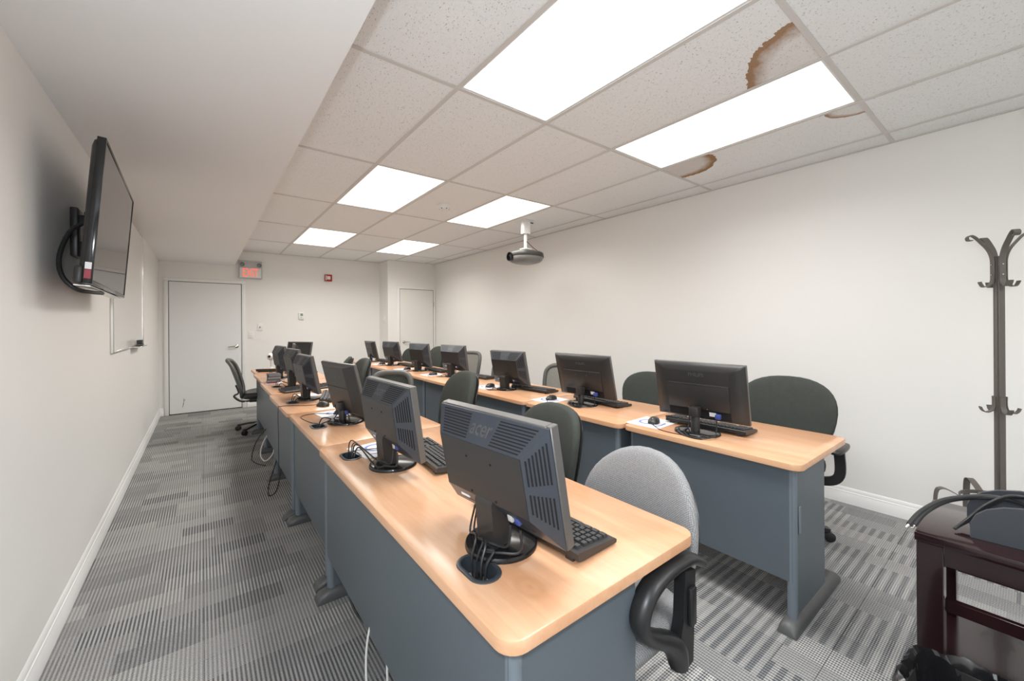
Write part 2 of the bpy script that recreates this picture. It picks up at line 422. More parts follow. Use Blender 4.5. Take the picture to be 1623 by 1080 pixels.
# baseboards (moulded profile)
PR = [(0, 0), (.016, 0), (.016, .072), (.013, .076), (.013, .084), (.009, .088), (.009, .096), (.006, .104), (.003, .112), (0, .115)]
def baseboard(name, p0, p1, nrm, label):
    bm = bmesh.new(); p0, p1, n = Vector(p0), Vector(p1), Vector(nrm)
    poly(bm, [[p+n*a+Vector((0, 0, b)) for a, b in PR] for p in (p0, p1)])
    struct(name, bm, 'trim_white', label, 'baseboard')
baseboard('baseboard_left', (XL, YB, 0), (XL, YF, 0), (1, 0, 0), 'white moulded baseboard below the television')
baseboard('baseboard_right', (XR, YB, 0), (XR, JY, 0), (-1, 0, 0), 'white moulded baseboard along the long blank wall')
baseboard('baseboard_far', (.57, YF, 0), (JX, YF, 0), (0, -1, 0), 'white moulded baseboard right of the exit door')
baseboard('baseboard_corner', (XL, YF, 0), (-.455, YF, 0), (0, -1, 0), 'short white baseboard left of the exit door')
baseboard('baseboard_closet', (JX, YF, 0), (JX, JY, 0), (-1, 0, 0), 'white baseboard on the closet side')
baseboard('baseboard_near', (XL, YB, 0), (XR, YB, 0), (0, 1, 0), 'white baseboard behind the camera')

# doors
def door(name, x0, x1, ztop, yw, material, label, handle_side, casing, cl):
    d = struct(name, B(x0+.003, x1-.003, yw-.012, yw-.0005, .012, ztop-.003, bev=.0015, seg=1), material, label, 'door')
    bm = bmesh.new(); cw = casing
    for (a, b, c_, e) in ((x0-cw, x0-.004, 0, ztop+.004), (x1+.004, x1+cl, 0, ztop+.004), (x0-cw, x1+cl, ztop+.004, ztop+cw)):
        box(bm, a, b, yw-.022, yw-.0005, c_, e, bev=.004)
        box(bm, a+.008, b-.008 if b-a < .2 else b-.008, yw-.026, yw-.02, c_, e-.006, bev=.003)
    obj('door_casing', bm, 'trim_white', d)
    bm = bmesh.new(); box(bm, x0-.004, x0+.003, yw-.011, yw-.0005, 0, ztop+.004); box(bm, x1-.003, x1+.004, yw-.011, yw-.0005, 0, ztop+.004); box(bm, x0, x1, yw-.011, yw-.0005, ztop-.003, ztop+.004); box(bm, x0, x1, yw-.011, yw-.0005, 0, .012)
    obj('door_gap', bm, 'dark_gap', d)
    hx = x1-.065 if handle_side > 0 else x0+.075
    bm = bmesh.new(); lathe(bm, [(.026, 0), (.026, .006), (.012, .012), (.011, .045), (.0, .046)], 18, T(hx, yw-.012, .99) @ R(pi/2, 'X'))
    tube(bm, [(hx, yw-.052, .99), (hx-handle_side*.04, yw-.056, .99), (hx-handle_side*.115, yw-.05, .983)], .008, 8, rad=lambda t: .0095-.003*t)
    obj('door_handle', bm, 'nickel', d)
    return d
d1 = door('door_1', -.395, .497, 1.985, YF, 'door_white', 'plain white flush exit door with lever handle', 1, .055, .055)
bm = bmesh.new()
for a, b, c_, e in ((-.235, .14, -.228, .23), (-.245, .10, -.236, .16), (-.222, .2, -.214, .215)):
    tube(bm, [(a, YF-.0125, b), ((a+c_)/2+.004, YF-.0125, (b+e)/2), (c_, YF-.0125, e)], .003, 4, 3)
obj('scuff_mark', bm, 'scuff', d1, label='dark scuff near the bottom of the door')
d2 = door('door_2', 2.965, 3.66, 2.0, JY, 'door_cream', 'narrow cream closet door beyond the right desk row', -1, .05, .04)
for z in (1.72, .3):
    obj('hinge', B(3.652, 3.666, JY-.03, JY-.012, z-.045, z+.045, bev=.003), 'nickel', d2)

# ------------------------------------------------------------------ desks
FEET = []
def desk(x, y0, y1, label, grom=(), dx=.675, near_end=False, flip=False):
    fx = (lambda a: dx-a) if flip else (lambda a: a)
    t = thing('training_desk', label, 'desk', (x, y0, 0), 0, 'laminate training desks')
    Ly = y1-y0; g_ = .004; bm = bmesh.new()
    def ring(ins, z): return [Vector((a, b, z)) for a, b in rrect(ins, dx-ins, g_+ins, Ly-g_-ins, .045-ins*.5, 6)]
    rings = poly(bm, [ring(.004, ZD-.03), ring(0, ZD-.027), ring(0, ZD-.005), ring(.0015, ZD-.0015), ring(.005, ZD)], False, False)
    top, bot = [], []
    for (gx, gy) in grom:
        gy -= y0; gx -= x
        hole = rrect(gx-.033, gx+.033, gy-.058, gy+.058, .0325, 5)
        hv = poly(bm, [[Vector((a, b, ZD-.03)) for a, b in hole], [Vector((a, b, ZD)) for a, b in hole]], False, False)
        bot.append(hv[0]); top.append(hv[1])
    def fill(loops):
        es = []
        for lp in loops:
            for i in range(len(lp)):
                e = bm.edges.get((lp[i], lp[(i+1) % len(lp)]))
                es.append(e or bm.edges.new((lp[i], lp[(i+1) % len(lp)])))
        bmesh.ops.triangle_fill(bm, use_beauty=True, edges=es)
    fill([rings[-1]]+top); fill([rings[0]]+bot)
    obj('tabletop', bm, 'laminate', t, sharp=30)
    for (gx, gy) in grom:
        gy -= y0; gx -= x; bm = bmesh.new()
        def rg(o, z): return [Vector((a, b, z)) for a, b in rrect(gx-.033-o, gx+.033+o, gy-.058-o, gy+.058+o, .0325+o, 6)]
        poly(bm, [rg(.009, ZD+.0002), rg(.008, ZD+.003), rg(.003, ZD+.0045), rg(-.002, ZD+.003), rg(-.003, ZD-.04), rg(-.0005, ZD-.04)], False, False)
        obj('grommet_ring', bm, 'grommet', t, label='dark oval cable grommet')
    obj('modesty_panel', B(min(fx(.030), fx(.046)), max(fx(.030), fx(.046)), .045, Ly-.045, .205, ZD-.03), 'charcoal_panel', t)
    for s, yy in ((0, .052), (1, Ly-.052)):
        o = obj('leg', B(min(fx(.055), fx(.43)), max(fx(.055), fx(.43)), yy-.014, yy+.014, .05, ZD-.03, bev=.002, seg=1), 'charcoal_panel', t)
        bm = bmesh.new(); lathe(bm, [(.019, .05), (.019, ZD-.03)], 16, T(fx(.048), yy, 0)); obj('leg_tube', bm, 'charcoal_edge', o)
        bm = bmesh.new()
        prof = [(-.022, 0), (.585, 0), (.605, .012), (.6, .035), (.57, .052), (.08, .056), (.03, .054), (-.005, .042), (-.02, .02)]; FEET.append((x-.03 if not flip else x+dx-.61, x+.61 if not flip else x+dx+.03, y0+yy))
        rings_ = [[Vector((fx(a), yy+q*hw, max(0, b*hz))) for a, b in prof] for q, hw, hz in ((-1, .036, .2), (-1, .034, .55), (-1, .027, .83), (-1, .014, 1), (1, .014, 1), (1, .027, .83), (1, .034, .55), (1, .036, .2))]
        poly(bm, rings_); obj('foot', bm, 'charcoal_foot', t)
        side = -1 if s == 0 else 1
        if near_end and s == 0:
            obj('cover_plate', B(.075, .098, yy-.019, yy-.014, .40, .52, bev=.002, seg=1), 'charcoal_edge', o)
    return t
GL = [(.531, .83), (.531, 1.90), (.537, 2.575), (.548, 3.50), (.57, 4.50), (.60, 5.35)]
desk(.440, .585, 2.135, 'long wood-top desk nearest the camera in the left row', GL[:2], near_end=False)
desk(.455, 2.137, 3.06, 'second wood-top desk from the camera in the left row', GL[2:3])
desk(.448, 3.062, 4.02, 'third wood-top desk from the camera in the left row', GL[3:4])
desk(.470, 4.022, 4.93, 'fourth wood-top desk of the left row, with closed books', GL[4:5])
desk(.490, 4.932, 5.86, 'fifth wood-top desk of the left row, beside the mesh chair')
desk(.520, 5.862, 6.58, 'last wood-top desk of the left row, with white webcam', flip=True)
desk(1.955, .588, 1.488, 'wood-top desk nearest the camera in the right row', near_end=True)
desk(1.940, 1.490, 2.386, 'second wood-top desk from the camera in the right row')
desk(1.940, 2.388, 4.19, 'long third desk of the right row, carrying two vented monitors')
desk(1.948, 4.192, 6.00, 'long fourth desk of the right row, close to the closet door')
desk(1.955, 6.002, 6.85, 'last short desk of the right row by the end wall')

# ------------------------------------------------------------------ monitors
def panel_m(dx, zc, tilt): return T(dx, 0, zc) @ R(-tilt, 'Y')
def bezel_parts(t, w, h, PM, th=.020, bz=.016, topmat='bezel_top'):
    bm = bmesh.new()
    for a in ((-w/2, -w/2+bz, -h/2, h/2), (w/2-bz, w/2, -h/2, h/2), (-w/2+bz, w/2-bz, -h/2, -h/2+bz*1.3), (-w/2+bz, w/2-bz, h/2-bz, h/2)):
        box(bm, -th, 0, *a, bev=.002, seg=1, mtx=PM)
    obj('bezel', bm, topmat, t)
    obj('screen', B(-th+.002, -.004, -w/2+bz-.001, w/2-bz+.001, -h/2+bz, h/2-bz+.001, mtx=PM), 'screen', t)
def frustum(bm, o, i, xo, xi, PM):
    """o/i = (y0,y1,z0,z1) outer and inner rectangles"""
    def rg(r, x): return [PM @ Vector((x, a, b)) for a, b in ((r[0], r[2]), (r[1], r[2]), (r[1], r[3]), (r[0], r[3]))]
    poly(bm, [rg(o, xo), rg(o, xo-.004), rg(i, xi)])
def slots(bm, A, Bq, Cq, D, us, vs, hw, PM):
    """thin slots on the quad A-B-C-D (A,B outer edge; D,C inner edge); us=(u0,u1) span, vs = list of v"""
    def P_(u, v): return (A*(1-u)+Bq*u)*(1-v)+(D*(1-u)+Cq*u)*v
    n = (Bq-A).cross(D-A).normalized()
    if n.x > 0: n = -n
    for v in vs:
        a, b = P_(us[0], v), P_(us[1], v); c_ = (P_(.5, v+.01)-P_(.5, v)).normalized()*hw
        lo = [a-c_+n*.0003, b-c_+n*.0003, b+c_+n*.0003, a+c_+n*.0003]
        poly(bm, [[PM @ p for p in lo], [PM @ (p+n*.0006) for p in lo]])
def cable(t, name, pts, r=.0032, material='cable_black'):
    bm = bmesh.new(); tube(bm, pts, r, 6, 6); return obj(name, bm, material, t)

def round_base(t, r=.105, sx=1, sy=1, mirror=True):
    bm = bmesh.new(); lathe(bm, [(r, 0), (r, .007), (r*.97, .012), (r*.9, .013), (r*.3, .017), (0.001, .018)], 40, I4, sx, sy)
    return obj('base', bm, 'black_gloss', t, sharp=50)
def monitor_vent(label, base, rz, c, tilt, w, h, grom=None, ncab=3, group=None, lvl=2):
    t = thing('computer_monitor', label, 'monitor', (base[0], base[1], ZD), rz, group)
    PM = panel_m(c[0], c[1]-ZD, tilt); bezel_parts(t, w, h, PM, th=.026)
    ow, oh = w/2-.003, h/2-.003; iw = w/2-.055; xi = -.082
    O = (-ow, ow, -oh, oh); Iq = (-iw, iw, -oh+.085, oh-.062)
    bm = bmesh.new(); frustum(bm, O, Iq, -.026, xi, PM)
    rh = obj('rear_housing', bm, 'black_blue', t, sharp=15)
    # flat rear plate
    obj('rear_plate', B(xi-.0012, xi, Iq[0]+.002, Iq[1]-.002, Iq[2]+.001, Iq[3]-.002, mtx=PM), 'black_plastic', t)
    # vents on the top and side chamfers
    xo = -.030; V = Vector
    At, Bt, Ct, Dt = V((xo, -ow, oh)), V((xo, ow, oh)), V((xi, iw, Iq[3])), V((xi, -iw, Iq[3]))
    bm = bmesh.new(); nv = 9 if lvl > 1 else 5; vs = [.12+.78*k/(nv-1) for k in range(nv)]
    slots(bm, At, Bt, Ct, Dt, (.05, .36), vs, .0016, PM); slots(bm, At, Bt, Ct, Dt, (.64, .95), vs, .0016, PM)
    for s in (-1, 1):
        As, Bs, Cs, Ds = V((xo, s*ow, -oh)), V((xo, s*ow, oh)), V((xi, s*iw, Iq[3])), V((xi, s*iw, Iq[2]))
        ns = 7 if lvl > 1 else 4; vs2 = [.14+.72*k/(ns-1) for k in range(ns)]
        slots(bm, As, Bs, Cs, Ds, (.16, .44), vs2, .0022, PM); slots(bm, As, Bs, Cs, Ds, (.56, .92), vs2, .0022, PM)
    o = obj('vent_slots', bm, 'black_slot', rh); o['kind'] = 'stuff'
    # embossed lettering on the top chamfer
    mid = (At+Bt+Ct+Dt)/4; up = ((At+Bt)/2-(Ct+Dt)/2).normalized(); yv = V((0, -1, 0)); nrm = yv.cross(up)
    F_ = Matrix(((yv.x, up.x, nrm.x, mid.x), (yv.y, up.y, nrm.y, mid.y), (yv.z, up.z, nrm.z, mid.z), (0, 0, 0, 1)))
    text_obj('lettering', 'acer', .06, .0012, 'logo_grey', rh, PM @ F_, .0006, width=w*.19)
    # screws
    bm = bmesh.new()
    for sy in (-.05, .05):
        for sz in (-.055, .045): lathe(bm, [(.0035, 0), (.0035, .0016)], 8, PM @ T(xi-.001, sy, sz) @ R(-pi/2, 'Y'))
    o = obj('screws', bm, 'black_slot', t); o['kind'] = 'stuff'
    # recessed port bay under the rear plate
    pb = obj('port_bay', B(-.05, -.028, -iw+.02, iw-.02, -oh+.03, -oh+.085, mtx=PM), 'black_plastic', t)
    obj('rating_label', B(-.062, -.0505, iw*.62, iw*.85, -oh+.045, -oh+.075, mtx=PM), 'paper', pb)
    obj('plug', B(-.064, -.05, -iw*.47, -iw*.36, -oh+.036, -oh+.058, bev=.003, mtx=PM), 'plug_white', pb, label='white video plug')
    obj('plug', B(-.064, -.05, -iw*.62, -iw*.51, -oh+.036, -oh+.058, bev=.003, mtx=PM), 'plug_blue', pb, label='blue video plug')
    # neck and base
    nz = c[1]-ZD-h/2+.085
    bm = bmesh.new(); pts = [(-.052, .012), (.0, .012), (.004, nz), (-.055, nz), (-.062, nz-.016)]
    poly(bm, [[V((a, y*(1 if k != 1 else 1), b)) for a, b in pts] for k, y in ((0, -.034), (1, .034))])
    obj('neck', bm, 'black_plastic', t, sharp=20)
    round_base(t, .098 if w > .43 else .092)
    if grom:
        gx, gy = grom[0]-base[0], grom[1]-base[1]; ca, sa = cos(-rz), sin(-rz); gx, gy = gx*ca-gy*sa, gx*sa+gy*ca
        p1 = PM @ V((-.06, iw*.5, -oh+.03)); p2 = PM @ V((-.065, -iw*.42, -oh+.03)); p3 = PM @ V((-.065, -iw*.64, -oh+.03))
        cable(t, 'power_cable', [p1, p1+V((-.015, .005, -.07)), (gx+.02, gy+.035, .06), (gx, gy+.028, .008), (gx+.004, gy+.025, -.05)], .0028)
        cable(t, 'power_cable', [p1+V((0, -.01, 0)), p1+V((-.005, 0, -.08)), (gx+.03, gy+.02, .05), (gx+.008, gy+.018, .006), (gx+.01, gy+.012, -.06)], .0026)
        if ncab > 2:
            cable(t, 'video_cable', [p2, p2+V((-.01, 0, -.05)), (-.07, -.05, .045), (-.075, .0, .04), (gx+.03, gy+.01, .045), (gx+.008, gy, .005), (gx+.005, gy-.004, -.06)], .0034)
        cable(t, 'video_cable', [p3, p3+V((-.005, -.004, -.05)), (-.065, -.075, .03), (-.09, -.03, .026), (gx+.035, gy-.015, .035), (gx+.012, gy-.014, .004), (gx+.008, gy-.014, -.06)], .0034)
    else:
        p2 = PM @ V((-.065, -iw*.42, -oh+.03)); p3 = PM @ V((-.06, iw*.5, -oh+.03))
        cable(t, 'video_cable', [p2, p2+V((-.015, .0, -.06)), (-.085, -.05, .02), (-.10, .02, .006), (-.13, .09, .005)], .0038)
        cable(t, 'power_cable', [p3, p3+V((-.02, .01, -.07)), (-.10, .07, .02), (-.135, .06, .005), (-.15, .1, .005)], .0034)
    return t
def monitor_smooth(label, base, rz, c, tilt, w, h, brand, grom=None, style='wide', group=None):
    t = thing('computer_monitor', label, 'monitor', (base[0], base[1], ZD), rz, group); V = Vector
    PM = panel_m(c[0], c[1]-ZD, tilt); bezel_parts(t, w, h, PM, th=.016, bz=.014)
    ow, oh = w/2-.002, h/2-.002
    bm = bmesh.new()
    if style == 'wide':
        rings = []
        for k, (ins, x) in enumerate(((0, -.016), (.004, -.022), (.05, -.034), (.075, -.038))):
            kk = ins
            rings.append([PM @ V((x, a, b)) for a, b in rrect(-ow+kk, ow-kk, -oh+kk*.25, oh-kk*.5, .006+kk*.1, 3)])
        poly(bm, rings); rh = obj('rear_housing', bm, 'black_plastic', t, sharp=60)
        # raised lower block with lip, port bay below it
        bw = w*.335
        rp = obj('rear_plate', B(-.046, -.036, -bw, bw, -oh+.062, oh*.30, bev=.003, mtx=PM), 'black_plastic', t)
        obj('lip', B(-.0475, -.0455, -bw+.002, bw-.002, oh*.30-.004, oh*.30-.001, mtx=PM), 'silver', rp, label='thin light edge line')
        bm = bmesh.new()
        for sy in (-.05, .05):
            for sz in (-oh+.07, .015): lathe(bm, [(.0032, 0), (.0032, .002)], 8, PM @ T(-.046, sy, sz) @ R(-pi/2, 'Y'))
        o = obj('screws', bm, 'silver', rp); o['kind'] = 'stuff'
        pb = obj('port_bay', B(-.040, -.034, -bw, bw, -oh+.016, -oh+.060, mtx=PM), 'black_slot', t)
        obj('rating_label', B(-.0415, -.0402, -bw*.55, -bw*.34, -oh+.03, -oh+.052, mtx=PM), 'paper', pb)
        obj('plug', B(-.065, -.0405, -bw*.72, -bw*.56, -oh+.026, -oh+.05, bev=.003, mtx=PM), 'plug_blue', pb, label='blue video plug')
        tz, ts = oh*.62, .026
    else:
        rings = []
        for ins, bi, ti, x in ((0, 0, 0, -.016), (.003, .003, .003, -.022), (.085, .03, .012, -.050)):
            rings.append([PM @ V((x, a, b)) for a, b in ((-ow+ins, -oh+bi), (ow-ins, -oh+bi), (ow-ins, oh-ti), (-ow+ins, oh-ti))])
        poly(bm, rings); rh = obj('rear_housing', bm, 'black_plastic', t, sharp=12)
        obj('groove', B(-.0508, -.0495, -ow+.087, ow-.087, oh*.12, oh*.12+.003, mtx=PM), 'black_slot', rh)
        pb = obj('port_bay', B(-.053, -.045, -w*.22, w*.24, -oh+.022, -oh+.05, bev=.003, mtx=PM), 'black_slot', t)
        obj('plug', B(-.066, -.052, -w*.17, -w*.12, -oh+.015, -oh+.04, bev=.003, mtx=PM), 'plug_blue', pb, label='blue video plug')
        tz, ts = oh*.55, .03
    F_ = Matrix(((0, 0, -1, -.0385 if style == 'wide' else -.0502), (-1, 0, 0, 0), (0, 1, 0, tz), (0, 0, 0, 1)))
    text_obj('lettering', brand, ts, .0008, 'logo_grey', rh, PM @ F_, .0004)
    nz = c[1]-ZD-h/2+.055
    nk = obj('neck', bmesh.new(), 'black_plastic', t) if False else None
    bm = bmesh.new(); lathe(bm, [(.021, .012), (.021, nz-.01), (.018, nz)], 20, T(-.02, 0, 0), 1, 1.1)
    nk = obj('neck', bm, 'black_plastic', t)
    obj('tilt_bracket', B(-.05, .0, -.024, .024, nz-.03, nz+.02, bev=.003), 'black_plastic', nk)
    round_base(t, .105, 1.0, 1.12)
    p2 = PM @ V((-.06, -w*.2, -oh+.02)); p3 = PM @ V((-.05, w*.1, -oh+.03))
    if grom:
        gx, gy = grom[0]-base[0], grom[1]-base[1]; ca, sa = cos(-rz), sin(-rz); gx, gy = gx*ca-gy*sa, gx*sa+gy*ca
        cable(t, 'video_cable', [p2, p2+V((0, 0, -.06)), (-.09, -.08, .02), (-.10, 0, .02), (gx+.05, gy+.0, .02), (gx+.01, gy, .005), (gx+.005, gy, -.05)], .004)
        cable(t, 'power_cable', [p3, p3+V((-.03, .02, -.06)), (-.08, .07, .025), (gx+.03, gy+.02, .04), (gx+.008, gy+.015, .003), (gx+.003, gy+.015, -.05)], .0034)
    else:
        cable(t, 'video_cable', [p2, p2+V((-.005, 0, -.06)), (-.075, -.115, .014), (-.125, -.07, .005), (-.12, .01, .005), (-.09, .06, .018), (-.03, .085, .02)], .0036)
        cable(t, 'power_cable', [p3, p3+V((-.012, .0, -.07)), (-.09, .03, .022), (-.13, -.02, .006), (-.125, -.08, .005)], .0034)
    return t
D_ = radians; GLm = 'black monitors on the left desk row'; GRm = 'black monitors on the right desk row'
monitor_vent('largest black monitor with vented back, nearest the camera', (.640, .887), D_(5.4), (.012, .936), D_(11), .441, .307, GL[0], 3, GLm)
monitor_vent('second black monitor of the left row, vented back, round base', (.640, 1.668), D_(3), (.018, .930), D_(8), .441, .303, GL[1], 3, GLm)
monitor_smooth('third black monitor of the left row, smooth back with groove', (.700, 2.605), D_(9), (.0, .932), D_(14), .46, .325, 'acer', GL[2], 'flat', GLm)
monitor_vent('fourth black monitor of the left row, square with vented back', (.680, 3.58), D_(4), (.012, .933), D_(11), .388, .304, GL[3], 2, GLm, 2)
monitor_vent('fifth black monitor of the left row, beside the books', (.705, 4.37), D_(5.3), (.03, .948), D_(12), .381, .296, GL[4], 2, GLm, 1)
monitor_vent('sixth black monitor of the left row, next to the white webcam', (.72, 5.25), D_(5), (.02, .939), D_(9), .381, .298, GL[5], 2, GLm, 1)
monitor_smooth('wide black monitor nearest the camera in the right row', (2.127, 1.122), D_(3.7), (.04, .947), D_(11.3), .493, .318, 'PHILIPS', None, 'wide', GRm)
monitor_smooth('second wide black monitor from the camera in the right row', (2.222, 2.04), D_(4.1), (.033, .935), D_(14), .508, .324, 'PHILIPS', None, 'wide', GRm)
monitor_vent('third black monitor of the right row, nearest vented one there', (2.20, 2.945), D_(9), (.055, .922), D_(13), .425, .312, None, 2, GRm, 2)
monitor_vent('fourth black monitor of the right row, behind the dark chair back', (2.28, 4.085), D_(11), (.04, .936), D_(8), .417, .29, None, 2, GRm, 1)
monitor_vent('fifth black monitor of the right row', (2.223, 4.86), D_(12), (.035, .925), D_(9.5), .387, .305, None, 2, GRm, 1)
monitor_vent('sixth black monitor of the right row, before the closet door edge', (2.225, 5.805), D_(11.7), (.02, .927), D_(13.5), .387, .299, None, 2, GRm, 1)
monitor_smooth('thin smooth-backed monitor at the far end of the right row', (2.20, 6.62), D_(4), (.0, .917), D_(12.8), .402, .285, 'acer', None, 'flat', GRm)
# two monitors on the last left desk
monitor_smooth('black monitor on the last left desk with its screen turned to camera', (1.06, 6.20), D_(-146), (.02, .955), D_(12), .43, .28, 'acer', None, 'flat', GLm)
monitor_vent('small black monitor seen edge-on at the end of the left row', (.90, 5.72), D_(172), (.015, .945), D_(8), .33, .29, None, 2, GLm, 1)

# ------------------------------------------------------------------ keyboards, mice, mouse pads
def make_keyboard():
    """local: x 0 = edge towards the monitor, +x towards the user, y along the length"""
    prof = [(0, .012), (0, .028), (.006, .031), (.15, .018), (.158, .012), (.156, .004), (.02, .008)]
    bm = bmesh.new(); poly(bm, [[Vector((a, y, b)) for a, b in prof] for y in (-.222, -.22, .22, .222)]); case = mesh_of('case', bm, 25)
    bm = bmesh.new(); n = 0
    def key(x, y, wx, wy):
        z = .031-(x-.006)*.0903
        t = bmesh.new(); bmesh.ops.create_cube(t, size=1)
        for v in t.verts:
            k = .78 if v.co.z > 0 else 1
            v.co = Vector((x+v.co.x*wx*k, y+v.co.y*wy*k, z+.003+v.co.z*.009))
        merge(bm, t)
    for r in range(6):
        x = .022+r*.0205+(.006 if r else 0)
        for y0_, cnt in ((-.208, 15), (.093, 3), (.158, 4)):
            if cnt == 3 and r in (3,): continue
            if r == 5 and cnt == 15:
                yy = y0_
                for wd in (1.3, 1.3, 1.3, 6.0, 1.3, 1.3, 1.3, 1.2): key(x, yy+wd*.0095, .0165, wd*.019-.003); yy += wd*.019
                continue
            for q in range(cnt): key(x, y0_+.0095+q*.019, .0165, .016)
    keys = mesh_of('keys', bm, 20)
    bm = bmesh.new(); box(bm, .004, .012, -.2, -.175, -.0, .016, mtx=I4); box(bm, .004, .012, .175, .2, 0, .016); feet = mesh_of('feet', bm)
    return case, keys, feet
KC, KK, KF = make_keyboard()
def keyboard(x, y, rz, label, group, z=ZD):
    t = thing('keyboard', label, 'keyboard', (x, y, z+.0005), rz, group)
    obj('case', KC, 'black_plastic', t); o = obj('keys', KK, 'key_black', t); o['kind'] = 'stuff'; obj('tilt_feet', KF, 'black_plastic', t)
    return t
def make_mouse():
    bm = bmesh.new(); rings = []
    for k in range(9):
        u = k/8; xx = -.052+.104*u; hw = .031*(1-abs(2*u-1)**3.2)**.5+.001; hh = .036*(1-abs(2*u-1.1)**2.4*.82)**.6 if abs(2*u-1.1) < 1.08 else .004
        hh = max(hh, .004)
        rings.append([Vector((xx, hw*cos(pi*j/8), .002+(hh-.002)*sin(pi*j/8)**.7)) for j in range(9)])
    poly(bm, rings); body = mesh_of('mouse_body', bm, 60)
    bm = bmesh.new(); lathe(bm, [(.008, -.003), (.008, .003)], 12, T(-.028, 0, .027) @ R(pi/2, 'X')); wheel = mesh_of('scroll_wheel', bm)
    return body, wheel
MBd, MW = make_mouse()
def mouse(x, y, rz, label, group, to=None, z=ZD+.004):
    t = thing('computer_mouse', label, 'mouse', (x, y, z), rz, group)
    obj('mouse_body', MBd, 'black_plastic', t); obj('scroll_wheel', MW, 'chrome_dark', t)
    if to:
        ca, sa = cos(-rz), sin(-rz); pts = [(-.05, 0, .008)]
        for (a, b, zz) in to:
            a -= x; b -= y; pts.append((a*ca-b*sa, a*sa+b*ca, zz-z))
        cable(t, 'cord', pts, .0022)
    return t
def pad(x, y, rz, label, group):
    t = thing('mouse_pad', label, 'mouse pad', (x, y, ZD+.0004), rz, group)
    bm = bmesh.new(); poly(bm, [[Vector((a, b, z)) for a, b in rrect(-.115, .115, -.105, .105, .008, 3)] for z in (0, .0028)])
    obj('pad_sheet', bm, 'paper', t)
    bm = bmesh.new()
    tube(bm, [(.055*cos(a*.5), .05*sin(a*.5)+.02, .0031) for a in range(1, 11)], .0, 4, 2, flat=(.014, .0006))
    tube(bm, [(-.075, -.06, .0031), (-.03, -.075, .0031), (.03, -.07, .0031)], 0, 4, 2, flat=(.01, .0006))
    obj('printed_ring', bm, 'pad_print', t, label='faint blue print on white pad')
    return t
GK, GM, GP = 'black keyboards on the desks', 'black mice on the desks', 'white mouse pads on the desks'
keyboard(.715, .905, D_(3), 'black keyboard beside the largest monitor, nearest the camera', GK)
keyboard(.745, 1.655, D_(-5), 'black keyboard right of the second left-row monitor', GK)
keyboard(.79, 2.61, D_(3), 'black keyboard behind the smooth-backed third left monitor', GK)
keyboard(.765, 3.55, D_(-16), 'black keyboard with raised keys at the fourth left-row monitor', GK)
keyboard(.755, 4.20, D_(-78), 'flat black keyboard lying crosswise between the fourth and fifth left monitors', GK)
keyboard(.735, 5.99, D_(62), 'black keyboard under the white webcam on the far desk', GK)
keyboard(2.215, 1.135, D_(2), 'black keyboard beneath the nearest wide right-row monitor', GK)
keyboard(2.30, 2.00, D_(-4), 'black keyboard beneath the second wide right-row monitor', GK)
keyboard(2.29, 2.75, D_(4), 'black keyboard behind the third right-row monitor', GK)
keyboard(2.38, 3.80, D_(5), 'black keyboard at the fourth right-row monitor, partly behind a chair', GK)
keyboard(2.31, 4.66, D_(2), 'black keyboard at the fifth right-row monitor', GK)
keyboard(2.30, 5.55, D_(2), 'black keyboard at the sixth right-row monitor', GK)
keyboard(2.29, 6.48, D_(4), 'black keyboard at the last right-row monitor', GK)
pad(.672, 1.93, D_(8), 'white printed mouse pad left of the second left-row monitor', GP)
mouse(.735, 1.865, D_(25), 'black mouse on the pad behind the second left-row monitor', GM, [(.66, 1.9, .73), (.60, 1.93, .728), (.545, 1.91, .735), (.533, 1.90, .69)], ZD+.0036)
pad(.715, 2.875, D_(6), 'white printed mouse pad left of the third left-row monitor', GP)
mouse(.735, 2.835, D_(-20), 'large black mouse beside the smooth-backed third left monitor', GM, [(.66, 2.88, .727), (.58, 2.95, .724), (.50, 2.9, .7225), (.52, 2.7, .7225), (.545, 2.60, .728), (.54, 2.585, .69)], ZD+.0036)
mouse(.70, 3.20, D_(-60), 'flat black mouse on bare wood between third and fourth left monitors', GM, [(.60, 3.30, .7225), (.52, 3.36, .7225), (.452, 3.38, .7225), (.436, 3.385, .70), (.434, 3.36, .5), (.434, 3.35, .22)], ZD+.0006)
pad(2.127, 1.40, D_(3), 'white printed mouse pad by the nearest right-row monitor', GP)
mouse(2.125, 1.385, D_(22), 'black mouse on the pad by the nearest right-row monitor', GM, [(2.05, 1.33, .726), (2.01, 1.25, .7225), (2.02, 1.1, .7225), (2.06, 1.02, .7225)], ZD+.0036)
pad(2.155, 2.32, D_(3), 'white printed mouse pad by the second wide right-row monitor', GP)
mouse(2.16, 2.31, D_(5), 'black mouse on the pad by the second wide right-row monitor', GM, [(2.08, 2.27, .727), (2.05, 2.2, .7225), (2.1, 2.13, .7225)], ZD+.0036)
pad(2.15, 3.17, D_(-3), 'white printed mouse pad by the third right-row monitor', GP)
mouse(2.15, 3.14, D_(10), 'black mouse on the pad by the third right-row monitor', GM, [(2.08, 3.12, .727), (2.06, 3.05, .7225), (2.1, 3.0, .7225)], ZD+.0036)
pad(2.16, 4.37, D_(2), 'white printed mouse pad by the fourth right-row monitor', GP)
mouse(2.15, 4.33, D_(-15), 'black mouse on the pad by the fourth right-row monitor', GM, [(2.06, 4.28, .727), (2.05, 4.2, .7225)], ZD+.0036)
pad(2.14, 5.15, D_(2), 'white printed mouse pad by the fifth right-row monitor', GP)
mouse(2.15, 5.08, D_(10), 'black mouse on the pad by the fifth right-row monitor', GM, [(2.07, 5.02, .727), (2.06, 4.95, .7225)], ZD+.0036)
pad(2.14, 6.07, D_(2), 'white printed mouse pad by the sixth right-row monitor', GP)
